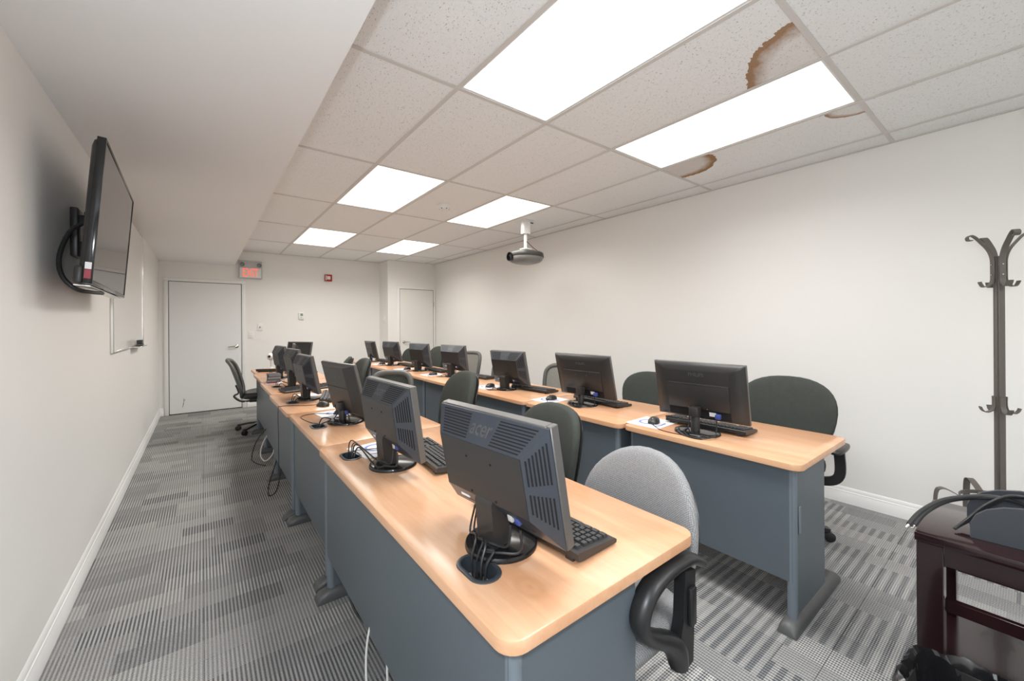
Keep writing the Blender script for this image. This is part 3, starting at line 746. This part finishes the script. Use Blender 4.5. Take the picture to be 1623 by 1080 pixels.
mouse(2.15, 6.02, D_(10), 'black mouse on the pad by the sixth right-row monitor', GM, [(2.07, 5.98, .727), (2.06, 5.9, .7225)], ZD+.0036)

# ------------------------------------------------------------------ chairs  (local: user faces -x, back at +x)
def chair(label, x, y, rz, back_top=.93, bw=.46, bh=.46, fabric='chair_dark', style='pad', arms=True, group='office chairs', seatz=.46, bx=.25, lean=10, e2=.78, tp=.10):
    t = thing('office_chair', label, 'chair', (x, y, 0), D_(rz), group)
    # star base, turned so that no caster stands on a desk foot
    def clash(p0):
        n = 0
        for k in range(5):
            a = 2*pi*k/5+p0+D_(rz)
            for r_ in (.285, .22):
                qx, qy = x+r_*cos(a), y+r_*sin(a)
                n += sum(1 for f0, f1, fy in FEET if f0-.03 < qx < f1+.03 and abs(qy-fy) < .085)
        return n
    ph0 = min([.3+.1*k for k in range(13)], key=clash)
    bm = bmesh.new(); lathe(bm, [(.035, .06), (.038, .09), (.03, .115)], 18)
    for k in range(5):
        a = 2*pi*k/5+ph0; d = Vector((cos(a), sin(a), 0))
        tube(bm, [d*.02+Vector((0, 0, .098)), d*.14+Vector((0, 0, .094)), d*.285+Vector((0, 0, .068))], 0, 4, 3, flat=(.042, .022))
    obj('star_base', bm, 'chair_plastic', t)
    for k in range(5):
        a = 2*pi*k/5+ph0; c_ = Vector((.285*cos(a), .285*sin(a), .03)); ax = Vector((-sin(a), cos(a), 0))
        bm = bmesh.new()
        for s in (-1, 1):
            q = (T(*(c_+ax*s*.014))) @ ax.to_track_quat('Z', 'Y').to_matrix().to_4x4()
            lathe(bm, [(.022, -.009), (.029, -.006), (.029, .006), (.022, .009)], 16, q)
        cyl(bm, c_+Vector((0, 0, .0)), c_+Vector((0, 0, .045)), .009, 8)
        obj('caster', bm, 'chair_plastic', t)
    bm = bmesh.new(); lathe(bm, [(.027, .1), (.027, .24), (.016, .245), (.016, seatz-.075)], 16); obj('gas_column', bm, 'chair_plastic', t)
    obj('mechanism', B(-.10, .14, -.06, .06, seatz-.085, seatz-.045, bev=.008), 'chair_plastic', t)
    # seat
    def sf(p):
        q = p.copy(); q.x -= max(0, -(p.z+.1))*0; return q
    bm = bmesh.new()
    superq(bm, .045, .245, .235, .45, .62, 32, 12, lambda p: Vector((p.z, p.y, p.x-.05*max(0, (-p.z-.12)/.12)**2+.02*(abs(p.y)/.24)**2)), T(-.02, 0, seatz))
    obj('seat', bm, fabric, t, sharp=70)
    zc = back_top-bh/2; ln = D_(lean)
    BM = T(bx, 0, zc-bh*.1) @ R(ln, 'Y')
    def bend(p, q=1): return Vector((p.x-1.0*(p.y*p.y)*q*.9+.35*max(0, p.z-.02)**2, p.y, p.z+bh*.1))
    if style == 'pad':
        bm = bmesh.new()
        superq(bm, .034, bw/2, bh/2, .5, e2, 40, 12, lambda p: bend(Vector((p.x, p.y*(1+tp*p.z/(bh/2)), p.z))), BM)
        o = obj('backrest', bm, fabric, t, sharp=70)
        bm = bmesh.new(); superq(bm, .014, bw/2*.95, bh/2*.95, .5, e2, 32, 8, lambda p: bend(Vector((p.x+.036, p.y*(1+tp*p.z/(bh/2)), p.z))), BM)
        obj('back_shell', bm, 'chair_plastic', o, sharp=70)
    else:
        pts = []
        for k in range(37):
            a = 2*pi*k/36; pts.append(BM @ bend(Vector((0, (bw/2-.022)*sgp(cos(a), .6)*(1+.12*sin(a)), (bh/2-.022)*sgp(sin(a), .6)))))
        bm = bmesh.new(); P_ = pts[:-1]; n = len(P_)
        rings = []
        for i in range(n):
            d = (P_[(i+1) % n]-P_[i-1]).normalized(); u = (BM.to_3x3() @ Vector((1, 0, 0))).normalized(); s = d.cross(u).normalized()
            rings.append([P_[i]+s*.026*cos(q)+u*.02*sin(q) for q in [2*pi*j/8 for j in range(8)]])
        vs = [[bm.verts.new(p) for p in r] for r in rings]
        for i in range(n):
            for j in range(8): bm.faces.new((vs[i][j], vs[i][(j+1) % 8], vs[(i+1) % n][(j+1) % 8], vs[(i+1) % n][j]))
        o = obj('back_frame', bm, 'chair_rim', t, sharp=70)
        bm = bmesh.new(); superq(bm, .006, bw/2-.024, bh/2-.024, .35, .6, 36, 6, lambda p: bend(Vector((p.x, p.y*(1+.12*p.z/(bh/2)), p.z))), BM)
        obj('backrest', bm, fabric, t, sharp=70)
    lo = BM @ Vector((.045 if style == 'pad' else .018, 0, -bh*.25))
    bm = bmesh.new(); tube(bm, [(.08, 0, seatz-.065), (.22, 0, seatz-.07), (bx+.03, 0, seatz+.0), tuple(lo), tuple(lo+(BM.to_3x3() @ Vector((.0, 0, .1))))], 0, 4, 5, flat=(.07, .016, (1, 0, .01)))
    obj('back_bar', bm, 'chair_plastic', t)
    if arms:
        for s in (-1, 1):
            yy = s*.305
            bm = bmesh.new()
            tube(bm, [(.06, s*.10, seatz-.065), (.06, s*.24, seatz-.06), (.06, yy, seatz-.01), (.055, yy, seatz+.13)], 0, 4, 6, flat=(.05, .02, (1, 0, 0)))
            ar = obj('arm_post', bm, 'chair_plastic', t)
            bm = bmesh.new(); superq(bm, .0165, .037, .135, .6, .75, 24, 8, lambda p: Vector((p.z+.0, p.y, p.x-.25*max(0, abs(p.z)-.05)**1.5)), T(.07, yy, seatz+.145))
            obj('arm_pad', bm, 'chair_plastic', ar, sharp=70)
    return t
GC = 'office chairs along the left row'; GR_ = 'office chairs along the right row'
# nearest grey chair with sculpted loop arms
ch = chair('light grey fabric chair with black arms at the nearest left desk', .985, .865, 0, .865, .46, .52, 'chair_grey', 'pad', False, GC, .43, .25, 8, .96, .04)
for s in (-1, 1):
    yy = s*.262; bm = bmesh.new(); rings = []
    ctrl = [(.175, .612, .019, .013), (.10, .650, .027, .017), (.0, .657, .029, .019), (-.085, .635, .030, .021), (-.125, .590, .030, .021), (-.118, .545, .027, .02), (-.07, .505, .026, .022), (-.01, .468, .028, .026), (.035, .425, .030, .032), (.05, .375, .028, .026)]
    pc = smooth_path([Vector((a, b, 0)) for a, b, _, _ in ctrl], 5); ps = smooth_path([Vector((c_, d, 0)) for _, _, c_, d in ctrl], 5)
    for k, p in enumerate(pc):
        d = (pc[min(k+1, len(pc)-1)]-pc[max(k-1, 0)]).normalized(); n_ = Vector((-d.y, d.x))
        rings.append([Vector((p.x+n_.x*ps[k].y*sin(q), yy+ps[k].x*cos(q), p.y+n_.y*ps[k].y*sin(q))) for q in [2*pi*m_/10 for m_ in range(10)]])
    poly(bm, rings); a = obj('armrest', bm, 'chair_plastic', ch, sharp=70)
    bm = bmesh.new(); prism(bm, [(.03, .44), (.06, .36), (.10, .37), (.115, .62), (.06, .632), (.05, .50)], yy-.016, yy+.016, 'y'); obj('arm_upright', bm, 'chair_plastic', a)
    obj('arm_lever', B(.07, .10, min(yy+s*.016, yy+s*.028), max(yy+s*.016, yy+s*.028), .48, .585, bev=.004), 'chair_plastic', a)
chair('dark grey padded chair turned sideways behind the largest monitor', 1.10, 1.485, -6, .925, .45, .50, 'chair_dark', 'pad', False, GC)
chair('tall dark padded chair rising behind the second left monitor', 1.10, 2.385, -8, 1.01, .46, .58, 'chair_dark', 'pad', False, GC)
chair('mesh chair with pale rim behind the third left monitor', 1.12, 3.15, 52, .93, .37, .42, 'chair_dark', 'mesh', False, GC)
chair('dark padded chair behind the smooth-backed third left monitor', 1.10, 4.47, -5, .965, .46, .5, 'chair_dark', 'pad', False, GC)
chair('dark chair barely visible over the third left monitor', 1.15, 5.25, -20, .935, .44, .46, 'chair_dark', 'pad', False, GC)
chair('wide dark padded chair with arms at the nearest right desk', 2.80, .985, 3, .962, .54, .52, 'chair_dark', 'pad', True, GR_, .45, .25, 6, .86, .16)
chair('dark padded chair between the two wide right-row monitors', 2.80, 2.02, 0, .90, .50, .46, 'chair_dark', 'pad', False, GR_)
chair('rimmed mesh chair behind the second wide right-row monitor', 2.80, 3.10, 0, .89, .50, .44, 'chair_mesh', 'mesh', False, GR_)
chair('rimmed mesh chair behind the third right-row monitor', 2.72, 4.02, 0, .88, .46, .42, 'chair_mesh', 'mesh', False, GR_)
chair('taller rimmed mesh chair right of the fourth right-row monitor', 2.72, 4.78, 8, .945, .46, .46, 'chair_mesh', 'mesh', False, GR_)
chair('dark padded chair between the fourth and fifth right-row monitors', 2.70, 5.78, 0, .98, .48, .5, 'chair_dark', 'pad', False, GR_)
chair('dark padded chair before the closet door', 2.68, 6.80, 0, .91, .48, .46, 'chair_dark', 'pad', False, GR_)
chair('black mesh chair alone on the aisle side, by the exit door', .60, 5.98, 172, .93, .44, .52, 'chair_plastic', 'mesh', False, 'office chairs on the aisle', .45, .27, 16)

# ------------------------------------------------------------------ television, mount, whiteboard
tv = thing('television', 'black flat television tilted down on the side wall', 'television', (-.336, 2.804, 1.782), D_(1.3))
TW, TH = 1.05, .594; TM = R(D_(4.3), 'Y')
bm = bmesh.new()
for a in ((-TW/2, -TW/2+.014, -TH/2, TH/2), (TW/2-.014, TW/2, -TH/2, TH/2), (-TW/2+.014, TW/2-.014, -TH/2, -TH/2+.018), (-TW/2+.014, TW/2-.014, TH/2-.014, TH/2)):
    box(bm, -.028, 0, *a, bev=.003, seg=2, mtx=TM)
obj('bezel', bm, 'black_gloss', tv)
obj('screen', B(-.02, -.003, -TW/2+.013, TW/2-.013, -TH/2+.017, TH/2-.013, mtx=TM), 'tv_screen', tv)
bm = bmesh.new()
poly(bm, [[TM @ Vector((x, a, b)) for a, b in rrect(-TW/2+i, TW/2-i, -TH/2+i, TH/2-i, .01, 2)] for x, i in ((-.026, .006), (-.036, .012), (-.044, .03))])
obj('rear_housing', bm, 'black_plastic', tv)
sp = obj('speaker_base', B(-.056, -.026, -TW/2+.004, TW/2-.004, -TH/2-.004, -TH/2+.07, bev=.012, seg=3, mtx=TM), 'black_plastic', tv)
obj('underside_strip', B(-.06, -.012, -TW/2+.06, TW/2-.06, -TH/2-.007, -TH/2-.003, mtx=TM), 'silver', sp, label='pale speaker grille strip under the screen')
obj('energy_sticker', B(-.025, -.006, -TW/2-.0012, -TW/2-.0002, -TH/2+.02, -TH/2+.055, mtx=TM), 'book_red', tv, label='small red and white sticker on the side edge')
obj('side_sticker', B(-.025, -.006, -TW/2-.0012, -TW/2-.0002, -TH/2+.058, -TH/2+.085, mtx=TM), 'paper', tv)
mt = thing('wall_mount', 'black articulated bracket holding the television to the wall', 'wall mount', (XL, 2.90, 1.79))
obj('wall_plate', B(.0005, .028, -.06, .06, -.13, .11, bev=.006), 'black_plastic', mt)
bm = bmesh.new()
for z in (.06, -.07): box(bm, .026, .118, -.03, .03, z-.02, z+.02, bev=.005)
cyl(bm, (.055, 0, -.11), (.055, 0, .10), .016, 12)
obj('swing_arm', bm, 'black_plastic', mt)
obj('head_plate', B(.108, .124, -.11, .11, -.10, .10, bev=.004, mtx=R(D_(4.3), 'Y')), 'black_plastic', mt)
bm = bmesh.new(); tube(bm, [(-.40, 2.62, 1.80), (-.455, 2.58, 1.74), (-.475, 2.50, 1.62), (-.46, 2.45, 1.53), (-.42, 2.45, 1.475), (-.39, 2.52, 1.468), (-.37, 2.65, 1.472)], .0085, 10, 8)
tag(obj('television_cable', bm, 'cable_black'), 'thick black cable looping behind and under the television', 'cable')
wb = thing('whiteboard', 'wall whiteboard with aluminium frame beyond the television', 'whiteboard', (XL, 0, 0))
Y0, Y1, Z0, Z1 = 3.90, 5.68, 1.13, 2.25
obj('board', B(.0005, .012, Y0+.01, Y1-.01, Z0+.01, Z1-.01), 'board_white', wb)
bm = bmesh.new()
for a in ((Y0, Y0+.014, Z0, Z1), (Y1-.014, Y1, Z0, Z1), (Y0+.014, Y1-.014, Z0, Z0+.014), (Y0+.014, Y1-.014, Z1-.014, Z1)): box(bm, .0005, .018, *a, bev=.002, seg=1)
obj('frame', bm, 'silver', wb)
obj('marker_tray', B(.016, .07, 4.88, 5.38, Z0-.004, Z0+.006, bev=.002, seg=1), 'silver', wb)
er = thing('eraser', 'black whiteboard eraser block on the marker tray', 'eraser', (XL+.045, 5.08, Z0+.006))
obj('felt', B(-.022, .022, -.06, .06, 0, .02, bev=.003), 'chair_rim', er); obj('grip', B(-.02, .02, -.058, .058, .02, .055, bev=.006), 'black_plastic', er)

# ------------------------------------------------------------------ wall fittings
ex = thing('exit_sign', 'white exit sign with red letters and twin emergency lamps', 'exit sign', (.622, YF, 2.225))
bz = -.075
obj('lamp_housing', B(-.158, .158, bz, -.0005, .035, .142, bev=.006), 'housing_grey', ex)
obj('sign_face', B(-.145, .145, bz+.010, bz+.02, -.13, .03), 'white_plastic', ex); obj('sign_frame', B(-.158, .158, bz+.014, -.0005, -.142, .035, bev=.006), 'housing_grey', ex)
for s in (-1, 1):
    bm = bmesh.new(); lathe(bm, [(.03, 0), (.034, .02), (.034, .03), (.026, .03), (.018, .018), (.001, .018)], 20, T(s*.115, bz, .075) @ R(pi/2, 'X'))
    obj('lamp_head', bm, 'chrome_dark', ex)
text_obj('lettering', 'EXIT', .19, .002, 'exit_red', ex, T(-.005, bz+.008, -.055) @ R(pi/2, 'X'), .001, width=.21)
al = thing('fire_alarm', 'red fire alarm strobe high on the end wall', 'fire alarm', (1.806, YF, 2.172))
obj('backplate', B(-.062, .062, -.035, -.0005, -.062, .062, bev=.006), 'red_alarm', al)
obj('strobe_lens', B(-.03, .03, -.055, -.035, -.03, .03, bev=.008), 'white_plastic', al)
obj('grille', B(-.05, -.036, -.037, -.0345, -.045, .045), 'paper', al)
th_ = thing('thermostat', 'small white thermostat with display on the end wall', 'thermostat', (1.36, YF, 1.483))
obj('body', B(-.04, .04, -.028, -.0005, -.06, .06, bev=.006), 'white_plastic', th_); obj('display', B(-.014, .026, -.0295, -.027, .0, .042), 'lcd', th_)
obj('button', B(-.006, .006, -.031, -.027, -.035, -.022, bev=.002), 'projector_light', th_)
for x, z, kind, lb in ((.751, 1.291, 1, 'white toggle light switch plate right of the exit door'), (.627, 1.169, 0, 'blank white wall plate nearest the exit door casing')):
    sw = thing('switch_plate', lb, 'wall plate', (x, YF, z))
    obj('plate', B(-.038, .038, -.007, -.0005, -.06, .06, bev=.003), 'white_plastic', sw)
    if kind: obj('toggle', B(-.006, .006, -.018, -.006, -.012, .012, bev=.002), 'projector_light', sw)
sw = thing('switch_plate', 'light switch plate on the closet side wall', 'wall plate', (JX, 7.56, 1.42))
obj('plate', B(-.007, -.0005, -.038, .038, -.06, .06, bev=.003), 'white_plastic', sw); obj('toggle', B(-.016, -.006, -.006, .006, -.012, .012, bev=.002), 'white_plastic', sw)

# smoke detector
sd = thing('smoke_detector', 'round white smoke detector on the ceiling tiles', 'smoke detector', (1.955, 3.66, 2.53))
bm = bmesh.new(); lathe(bm, [(.075, 0), (.075, -.008), (.062, -.018), (.058, -.03)], 28); obj('mounting_ring', bm, 'white_plastic', sd)
bm = bmesh.new(); lathe(bm, [(.05, -.028), (.046, -.046), (.03, -.052), (.001, -.052)], 28); hd = obj('sensor_head', bm, 'white_plastic', sd)
bm = bmesh.new()
for k in range(6): box(bm, -.004, .004, -.001, .004, -.046, -.036, mtx=R(k*pi/3, 'Z') @ T(0, .046, 0))
obj('vents', bm, 'dark_gap', hd)

# projector hanging from the ceiling
pr = thing('projector', 'grey projector hanging from a white ceiling pole', 'projector', (3.0, 3.63, ZC+.004))
obj('ceiling_plate', B(-.07, .07, -.06, .06, -.012, -.0005, bev=.003), 'white_plastic', pr)
bm = bmesh.new()
for y in (-.03, .03): box(bm, -.045, .045, y-.003, y+.003, -.16, -.012)
box(bm, -.045, -.039, -.03, .03, -.16, -.012)
obj('bracket', bm, 'white_plastic', pr)
bm = bmesh.new(); cyl(bm, (0, 0, -.33), (0, 0, -.10), .019, 16); box(bm, -.05, .05, -.05, .05, -.345, -.33, bev=.003); obj('pole', bm, 'white_plastic', pr)
PB = T(0, 0, -.345)
bm = bmesh.new(); superq(bm, .062, .17, .19, .55, .55, 32, 12, lambda p: Vector((p.z, p.y, p.x if p.x > 0 else p.x*.35)), PB @ T(.0, 0, -.075)); hs = obj('upper_shell', bm, 'projector_grey', pr, sharp=60)
bm = bmesh.new(); superq(bm, .085, .165, .185, .7, .6, 32, 12, lambda p: Vector((p.z, p.y, p.x if p.x < 0 else p.x*.2)), PB @ T(.0, 0, -.085)); obj('lower_shell', bm, 'projector_light', pr, sharp=60)
bm = bmesh.new(); lathe(bm, [(.05, 0), (.052, .04), (.044, .042), (.04, .02), (.001, .018)], 24, PB @ T(-.165, .05, -.09) @ R(-pi/2, 'Y')); obj('lens', bm, 'lens', pr)
bm = bmesh.new(); tube(bm, [(0.0, -.02, -.25), (.08, -.06, -.33), (.17, -.10, -.39), (.195, -.09, -.43), (.17, -.06, -.45)], .004, 6, 6); obj('cable', bm, 'cable_black', pr)
bm = bmesh.new(); tube(bm, [(.03, -.02, -.018), (.08, -.03, -.03), (.10, -.02, -.022), (.08, -.01, -.016)], .004, 6, 6); obj('cable', bm, 'cable_black', pr)

# ------------------------------------------------------------------ books, paper and webcam on the far left desks
bk = tag(obj('magazine', B(-.07, .075, -.12, .12, 0, .012, bev=.002, seg=1), 'paper', None, (.585, 4.80, ZD+.0006), D_(-10)), 'white magazine with red cover corner under the books', 'magazine')
obj('cover_print', B(-.065, .03, -.115, -.02, .0121, .0126), 'book_red', bk); obj('cover_print', B(-.065, .0, .0, .11, .0121, .0126), 'book_blue', bk)
for k, (h_, s_) in enumerate(((.028, 1.0), (.03, .94), (.022, .9))):
    z = ZD+.0135+sum((.0285, .0305, .0225)[:k])
    b_ = thing('book', ('lowest', 'middle', 'topmost')[k]+' dark book of the small stack on the left row', 'book', (.588, 4.86, z), D_(-8+4*k), 'dark books stacked on the left row')
    obj('cover', B(-.062*s_, .062*s_, -.095*s_, .095*s_, 0, h_, bev=.003), 'book_blue', b_)
    obj('pages', B(-.058*s_, .0625*s_, -.0955*s_, .0925*s_, .004, h_-.004), 'projector_light', b_)
wc = thing('webcam', 'white ball webcam on a thin stand at the far left desk', 'webcam', (.715, 6.16, ZD+.036))
bm = bmesh.new(); lathe(bm, [(.03, .0), (.03, .006), (.008, .012), (.007, .11)], 20); obj('stand', bm, 'white_plastic', wc)
bm = bmesh.new(); lathe(bm, [(.0475*sin(pi*k/12)+.0005, .15-.0475*cos(pi*k/12)) for k in range(13)], 24); hd = obj('ball_head', bm, 'white_plastic', wc, sharp=80)
bm = bmesh.new(); lathe(bm, [(.018, 0), (.016, .004), (.001, .004)], 18, T(-.024, -.036, .156) @ Vector((-.55, -.82, .1)).to_track_quat('Z', 'Y').to_matrix().to_4x4()); obj('camera_lens', bm, 'lens', hd)
for x, y, a, lb in ((.80, 5.05, 12, 'loose white sheet behind the fifth left monitor'), (.70, 5.62, -20, 'loose white sheet in front of the far keyboard'), (.71, 3.80, 30, 'small white paper behind the fourth left monitor')):
    tag(obj('paper_sheet', B(-.07, .07, -.10, .10, 0, .0012), 'paper', None, (x, y, ZD+.0005), D_(a)), lb, 'paper')
ph = thing('desk_phone', 'dark desk phone with pale keys beyond the left monitors', 'phone', (1.03, 5.55, ZD+.0005), D_(20))
bm = bmesh.new(); prism(bm, [(-.09, 0), (.09, 0), (.09, .02), (-.09, .055)], -.085, .085, 'y'); obj('phone_body', bm, 'black_plastic', ph)
bm = bmesh.new(); tube(bm, [(-.08, -.055, .065), (0, -.055, .062), (.08, -.055, .04)], .018, 8, 4); obj('handset', bm, 'black_plastic', ph)
obj('keypad', B(-.03, .06, -.01, .065, .034, .04, mtx=R(D_(11), 'Y')), 'paper', ph)

# cables under the left row
def floor_cable(pts, material, label, r=.004):
    bm = bmesh.new(); tube(bm, pts, r, 6, 8); tag(obj('floor_cable', bm, material), label, 'cable')
floor_cable([(.50, 1.47, .30), (.462, 1.46, .19), (.445, 1.42, .08), (.45, 1.36, .012), (.47, 1.2, .005), (.53, 1.0, .005)], 'cable_white', 'white cord dropping from under the nearest left desk, farther one')
floor_cable([(.54, 1.42, .28), (.50, 1.37, .16), (.485, 1.30, .05), (.50, 1.22, .006), (.56, 1.1, .005)], 'cable_white', 'white cord dropping from under the nearest left desk, nearer one')
floor_cable([(.54, 1.96, .32), (.515, 1.93, .18), (.53, 1.88, .05), (.56, 1.80, .006), (.60, 1.7, .006)], 'cable_black', 'black cord hanging behind the front foot of the nearest left desk', .006)
floor_cable([(.52, 3.85, .30), (.46, 3.80, .16), (.41, 3.72, .04), (.40, 3.60, .006), (.46, 3.66, .02), (.50, 3.72, .18), (.53, 3.76, .3)], 'cable_black', 'black cord trailing on the floor by the third left desk foot', .005)
floor_cable([(.53, 4.62, .28), (.47, 4.66, .16), (.44, 4.60, .06), (.47, 4.50, .02), (.53, 4.45, .1), (.55, 4.5, .25)], 'cable_white', 'white cord loop hanging under the fourth left desk', .006)
floor_cable([(.52, 4.72, .30), (.42, 4.70, .18), (.37, 4.62, .04), (.40, 4.52, .006), (.46, 4.4, .006)], 'cable_black', 'black cord sagging beside the white loop, fourth left desk', .005)

# ------------------------------------------------------------------ coat rack
RX, RY = 3.40, .118
cr = thing('coat_rack', 'dark bronze metal coat rack with curled strap arms', 'coat rack', (RX, RY, 0), D_(-14))
bm = bmesh.new(); ZP = 1.665
for a in range(4):
    mt_ = R(a*pi/2+pi/4, 'Z'); box(bm, .0025, .0185, -.011, .011, .10, ZP, bev=.002, seg=1, mtx=mt_)
box(bm, -.013, .013, -.013, .013, .1, ZP-.02)
obj('pole', bm, 'rack_steel', cr)
def strap(pts, a, name, wd=.026):
    bm = bmesh.new(); d = Vector((cos(a), sin(a), 0)); s = Vector((-sin(a), cos(a), 0))
    P_ = smooth_path([d*r+Vector((0, 0, z)) for r, z in pts], 6); rings = []
    for i, p in enumerate(P_):
        tg = (P_[min(i+1, len(P_)-1)]-P_[max(i-1, 0)]).normalized(); n_ = tg.cross(s).normalized()
        rings.append([p+s*wd/2*q+n_*.0022*e for q, e in ((-1, -1), (1, -1), (1, 1), (-1, 1))])
    poly(bm, rings); return obj(name, bm, 'rack_steel', cr)
for k in range(4):
    a = pi/4+k*pi/2
    o = strap([(.026, 1.53), (.026, 1.60), (.028, 1.655), (.042, 1.70), (.070, 1.742), (.098, 1.776), (.116, 1.784), (.127, 1.773), (.123, 1.759), (.108, 1.757)], a, 'arm')
    bm = bmesh.new()
    for z in (1.565, 1.62): lathe(bm, [(.004, 0), (.004, .003)], 8, R(a, 'Z') @ T(.028, 0, z) @ R(pi/2, 'Y'))
    obj('rivets', bm, 'nickel', o)
    strap([(.024, 1.58), (.025, 1.55), (.031, 1.522), (.047, 1.504), (.064, 1.503), (.074, 1.520), (.077, 1.53)], a, 'hook')
    strap([(.024, .91), (.024, .86), (.034, .832), (.055, .822), (.07, .832), (.078, .85)], a, 'hook', .022)
    strap([(.024, .16), (.03, .22), (.08, .285), (.16, .345), (.215, .378), (.245, .382), (.262, .36), (.268, .28), (.270, .12), (.272, .003)], a, 'leg', .03)
bm = bmesh.new(); tube(bm, [(.15*cos(2*pi*k/24), .15*sin(2*pi*k/24), .337) for k in range(25)], 0, 4, 1, flat=(.004, .02)); obj('umbrella_ring', bm, 'rack_steel', cr)

# ------------------------------------------------------------------ dark side table, cable holder, bin
TX0, TX1, TY1, TY0, TZ = 1.864, 2.263, .247, -.62, .62
tb = thing('side_table', 'dark mahogany console table at the right edge', 'table', (TX0, TY0, 0))
W_, L_ = TX1-TX0, TY1-TY0
obj('tabletop', B(0, W_, 0, L_, TZ-.026, TZ, bev=.002, seg=2), 'mahogany', tb)
for a, b in ((.004, L_-.066), (W_-.066, L_-.066), (.004, .004), (W_-.066, .004)):
    obj('leg', B(a, a+.062, b, b+.062, 0, TZ-.0265, bev=.002, seg=1), 'mahogany', tb)
obj('apron', B(.008, .026, .067, L_-.067, TZ-.085, TZ-.0265), 'mahogany', tb); obj('apron', B(W_-.026, W_-.008, .067, L_-.067, TZ-.085, TZ-.0265), 'mahogany', tb)
obj('apron', B(.067, W_-.067, L_-.026, L_-.008, TZ-.085, TZ-.0265), 'mahogany', tb); obj('apron', B(.067, W_-.067, .008, .026, TZ-.085, TZ-.0265), 'mahogany', tb)
obj('stretcher', B(.02, .042, .067, L_-.067, .385, .425, bev=.002, seg=1), 'mahogany', tb)
obj('stretcher', B(W_-.042, W_-.02, .067, L_-.067, .385, .425, bev=.002, seg=1), 'mahogany', tb)
obj('shelf', B(.012, W_-.012, .012, L_-.012, .20, .222), 'mahogany', tb)
hd = thing('cable_holder', 'dark grey curved-side desk organiser on the mahogany table', 'organiser', (1.955, .13, TZ+.0006), D_(6))
prof = [(.0, 0), (.0, .045), (-.012, .075), (-.035, .098), (-.07, .115), (-.12, .126), (-.22, .126), (-.27, .115), (-.305, .098), (-.328, .075), (-.34, .045), (-.34, 0)]
for x in (0, .19):
    bm = bmesh.new(); prism(bm, prof, x, x+.012, 'x'); obj('side_panel', bm, 'grey_holder', hd)
obj('bottom', B(.012, .19, -.335, -.005, .0, .01), 'grey_holder', hd); obj('divider', B(.012, .19, -.25, -.24, .01, .09), 'projector_light', hd)
for k, lb in ((0, 'upper thick black cable arching over the mahogany table corner'), (1, 'lower thick black cable arching over the mahogany table corner')):
    bm = bmesh.new(); tube(bm, [(1.882+.01*k, .262-.012*k, .632), (1.93+.01*k, .24-.01*k, .668), (1.99+.01*k, .20-.01*k, .702), (2.03+.01*k, .15-.012*k, .722), (2.06, .09-.012*k, .735), (2.085, .03, .728), (2.09, -.03, .70)], .0075, 8, 8)
    o = tag(obj('video_cable', bm, 'cable_black'), lb, 'cable', 'thick cables on the mahogany table')
    bm = bmesh.new(); cyl(bm, (1.882+.01*k, .262-.012*k, .632), (1.874+.01*k, .268-.012*k, .622), .004, 8); obj('connector', bm, 'silver', o)
for k in range(3):
    bm = bmesh.new(); q = .016*k
    tube(bm, [(1.965+q, .165-q*.3, .630+.003*k), (2.0+q, .14-q*.4, .66), (2.03+q, .10-q*.5, .715), (2.06+q, .05-q*.5, .752-.004*k), (2.075+q, -.01-q, .748-.006*k), (2.07+q*.8, -.07, .72)], .0045, 8, 8)
    tag(obj('thin_cable', bm, 'cable_black'), ('first', 'second', 'third')[k]+' thin black cable of the bundle spilling from the desk organiser', 'cable', 'thin cables in the organiser')
# bin with bag
bn = thing('waste_bin', 'waste bin lined with a crumpled black bag, bottom right corner', 'bin', (1.565, .035, 0), D_(-4))
bm = bmesh.new()
def bring(k, z): return [Vector((a*k, b*k, z)) for a, b in rrect(-.115, .115, -.185, .185, .03, 4)]
poly(bm, [bring(.8, 0), bring(1.0, .33), bring(.97, .33), bring(.78, .012)], True, True); obj('bin_body', bm, 'black_plastic', bn)
bm = bmesh.new(); rings = []; N = 120; rnd = random.Random(3); ph_ = [rnd.uniform(0, 6.28) for _ in range(12)]
def wr(a, s): return sum(sin(a*f+ph_[i]+s*(2+i))*am for i, (f, am) in enumerate(((5, .3), (9, .35), (14, .4), (23, .35), (37, .25), (53, .15))))
base_o = rrect(-.12, .12, -.14, .14, .035, 6)
def outline(a):
    r = (abs(cos(a)/.122)**5+abs(sin(a)/.192)**5)**(-1/5); return r*cos(a), r*sin(a)
for k, (sc, z, am) in enumerate(((1.16, .13, .012), (1.14, .20, .012), (1.11, .27, .011), (1.075, .325, .008), (1.045, .352, .009), (1.0, .362, .010), (.955, .35, .010), (.92, .30, .012), (.88, .22, .016), (.8, .12, .02), (.6, .06, .02))):
    rg = []
    for i in range(N):
        a = 2*pi*i/N; x, y = outline(a); q = wr(a, k*.35)
        rg.append(Vector((x*(sc+q*am*4), y*(sc+q*am*4), z+wr(a+1.7, k*.2)*am*.8)))
    rings.append(rg)
poly(bm, rings, False, True); obj('bin_bag', bm, 'bag_black', bn, sharp=25, label='crumpled glossy black bag')
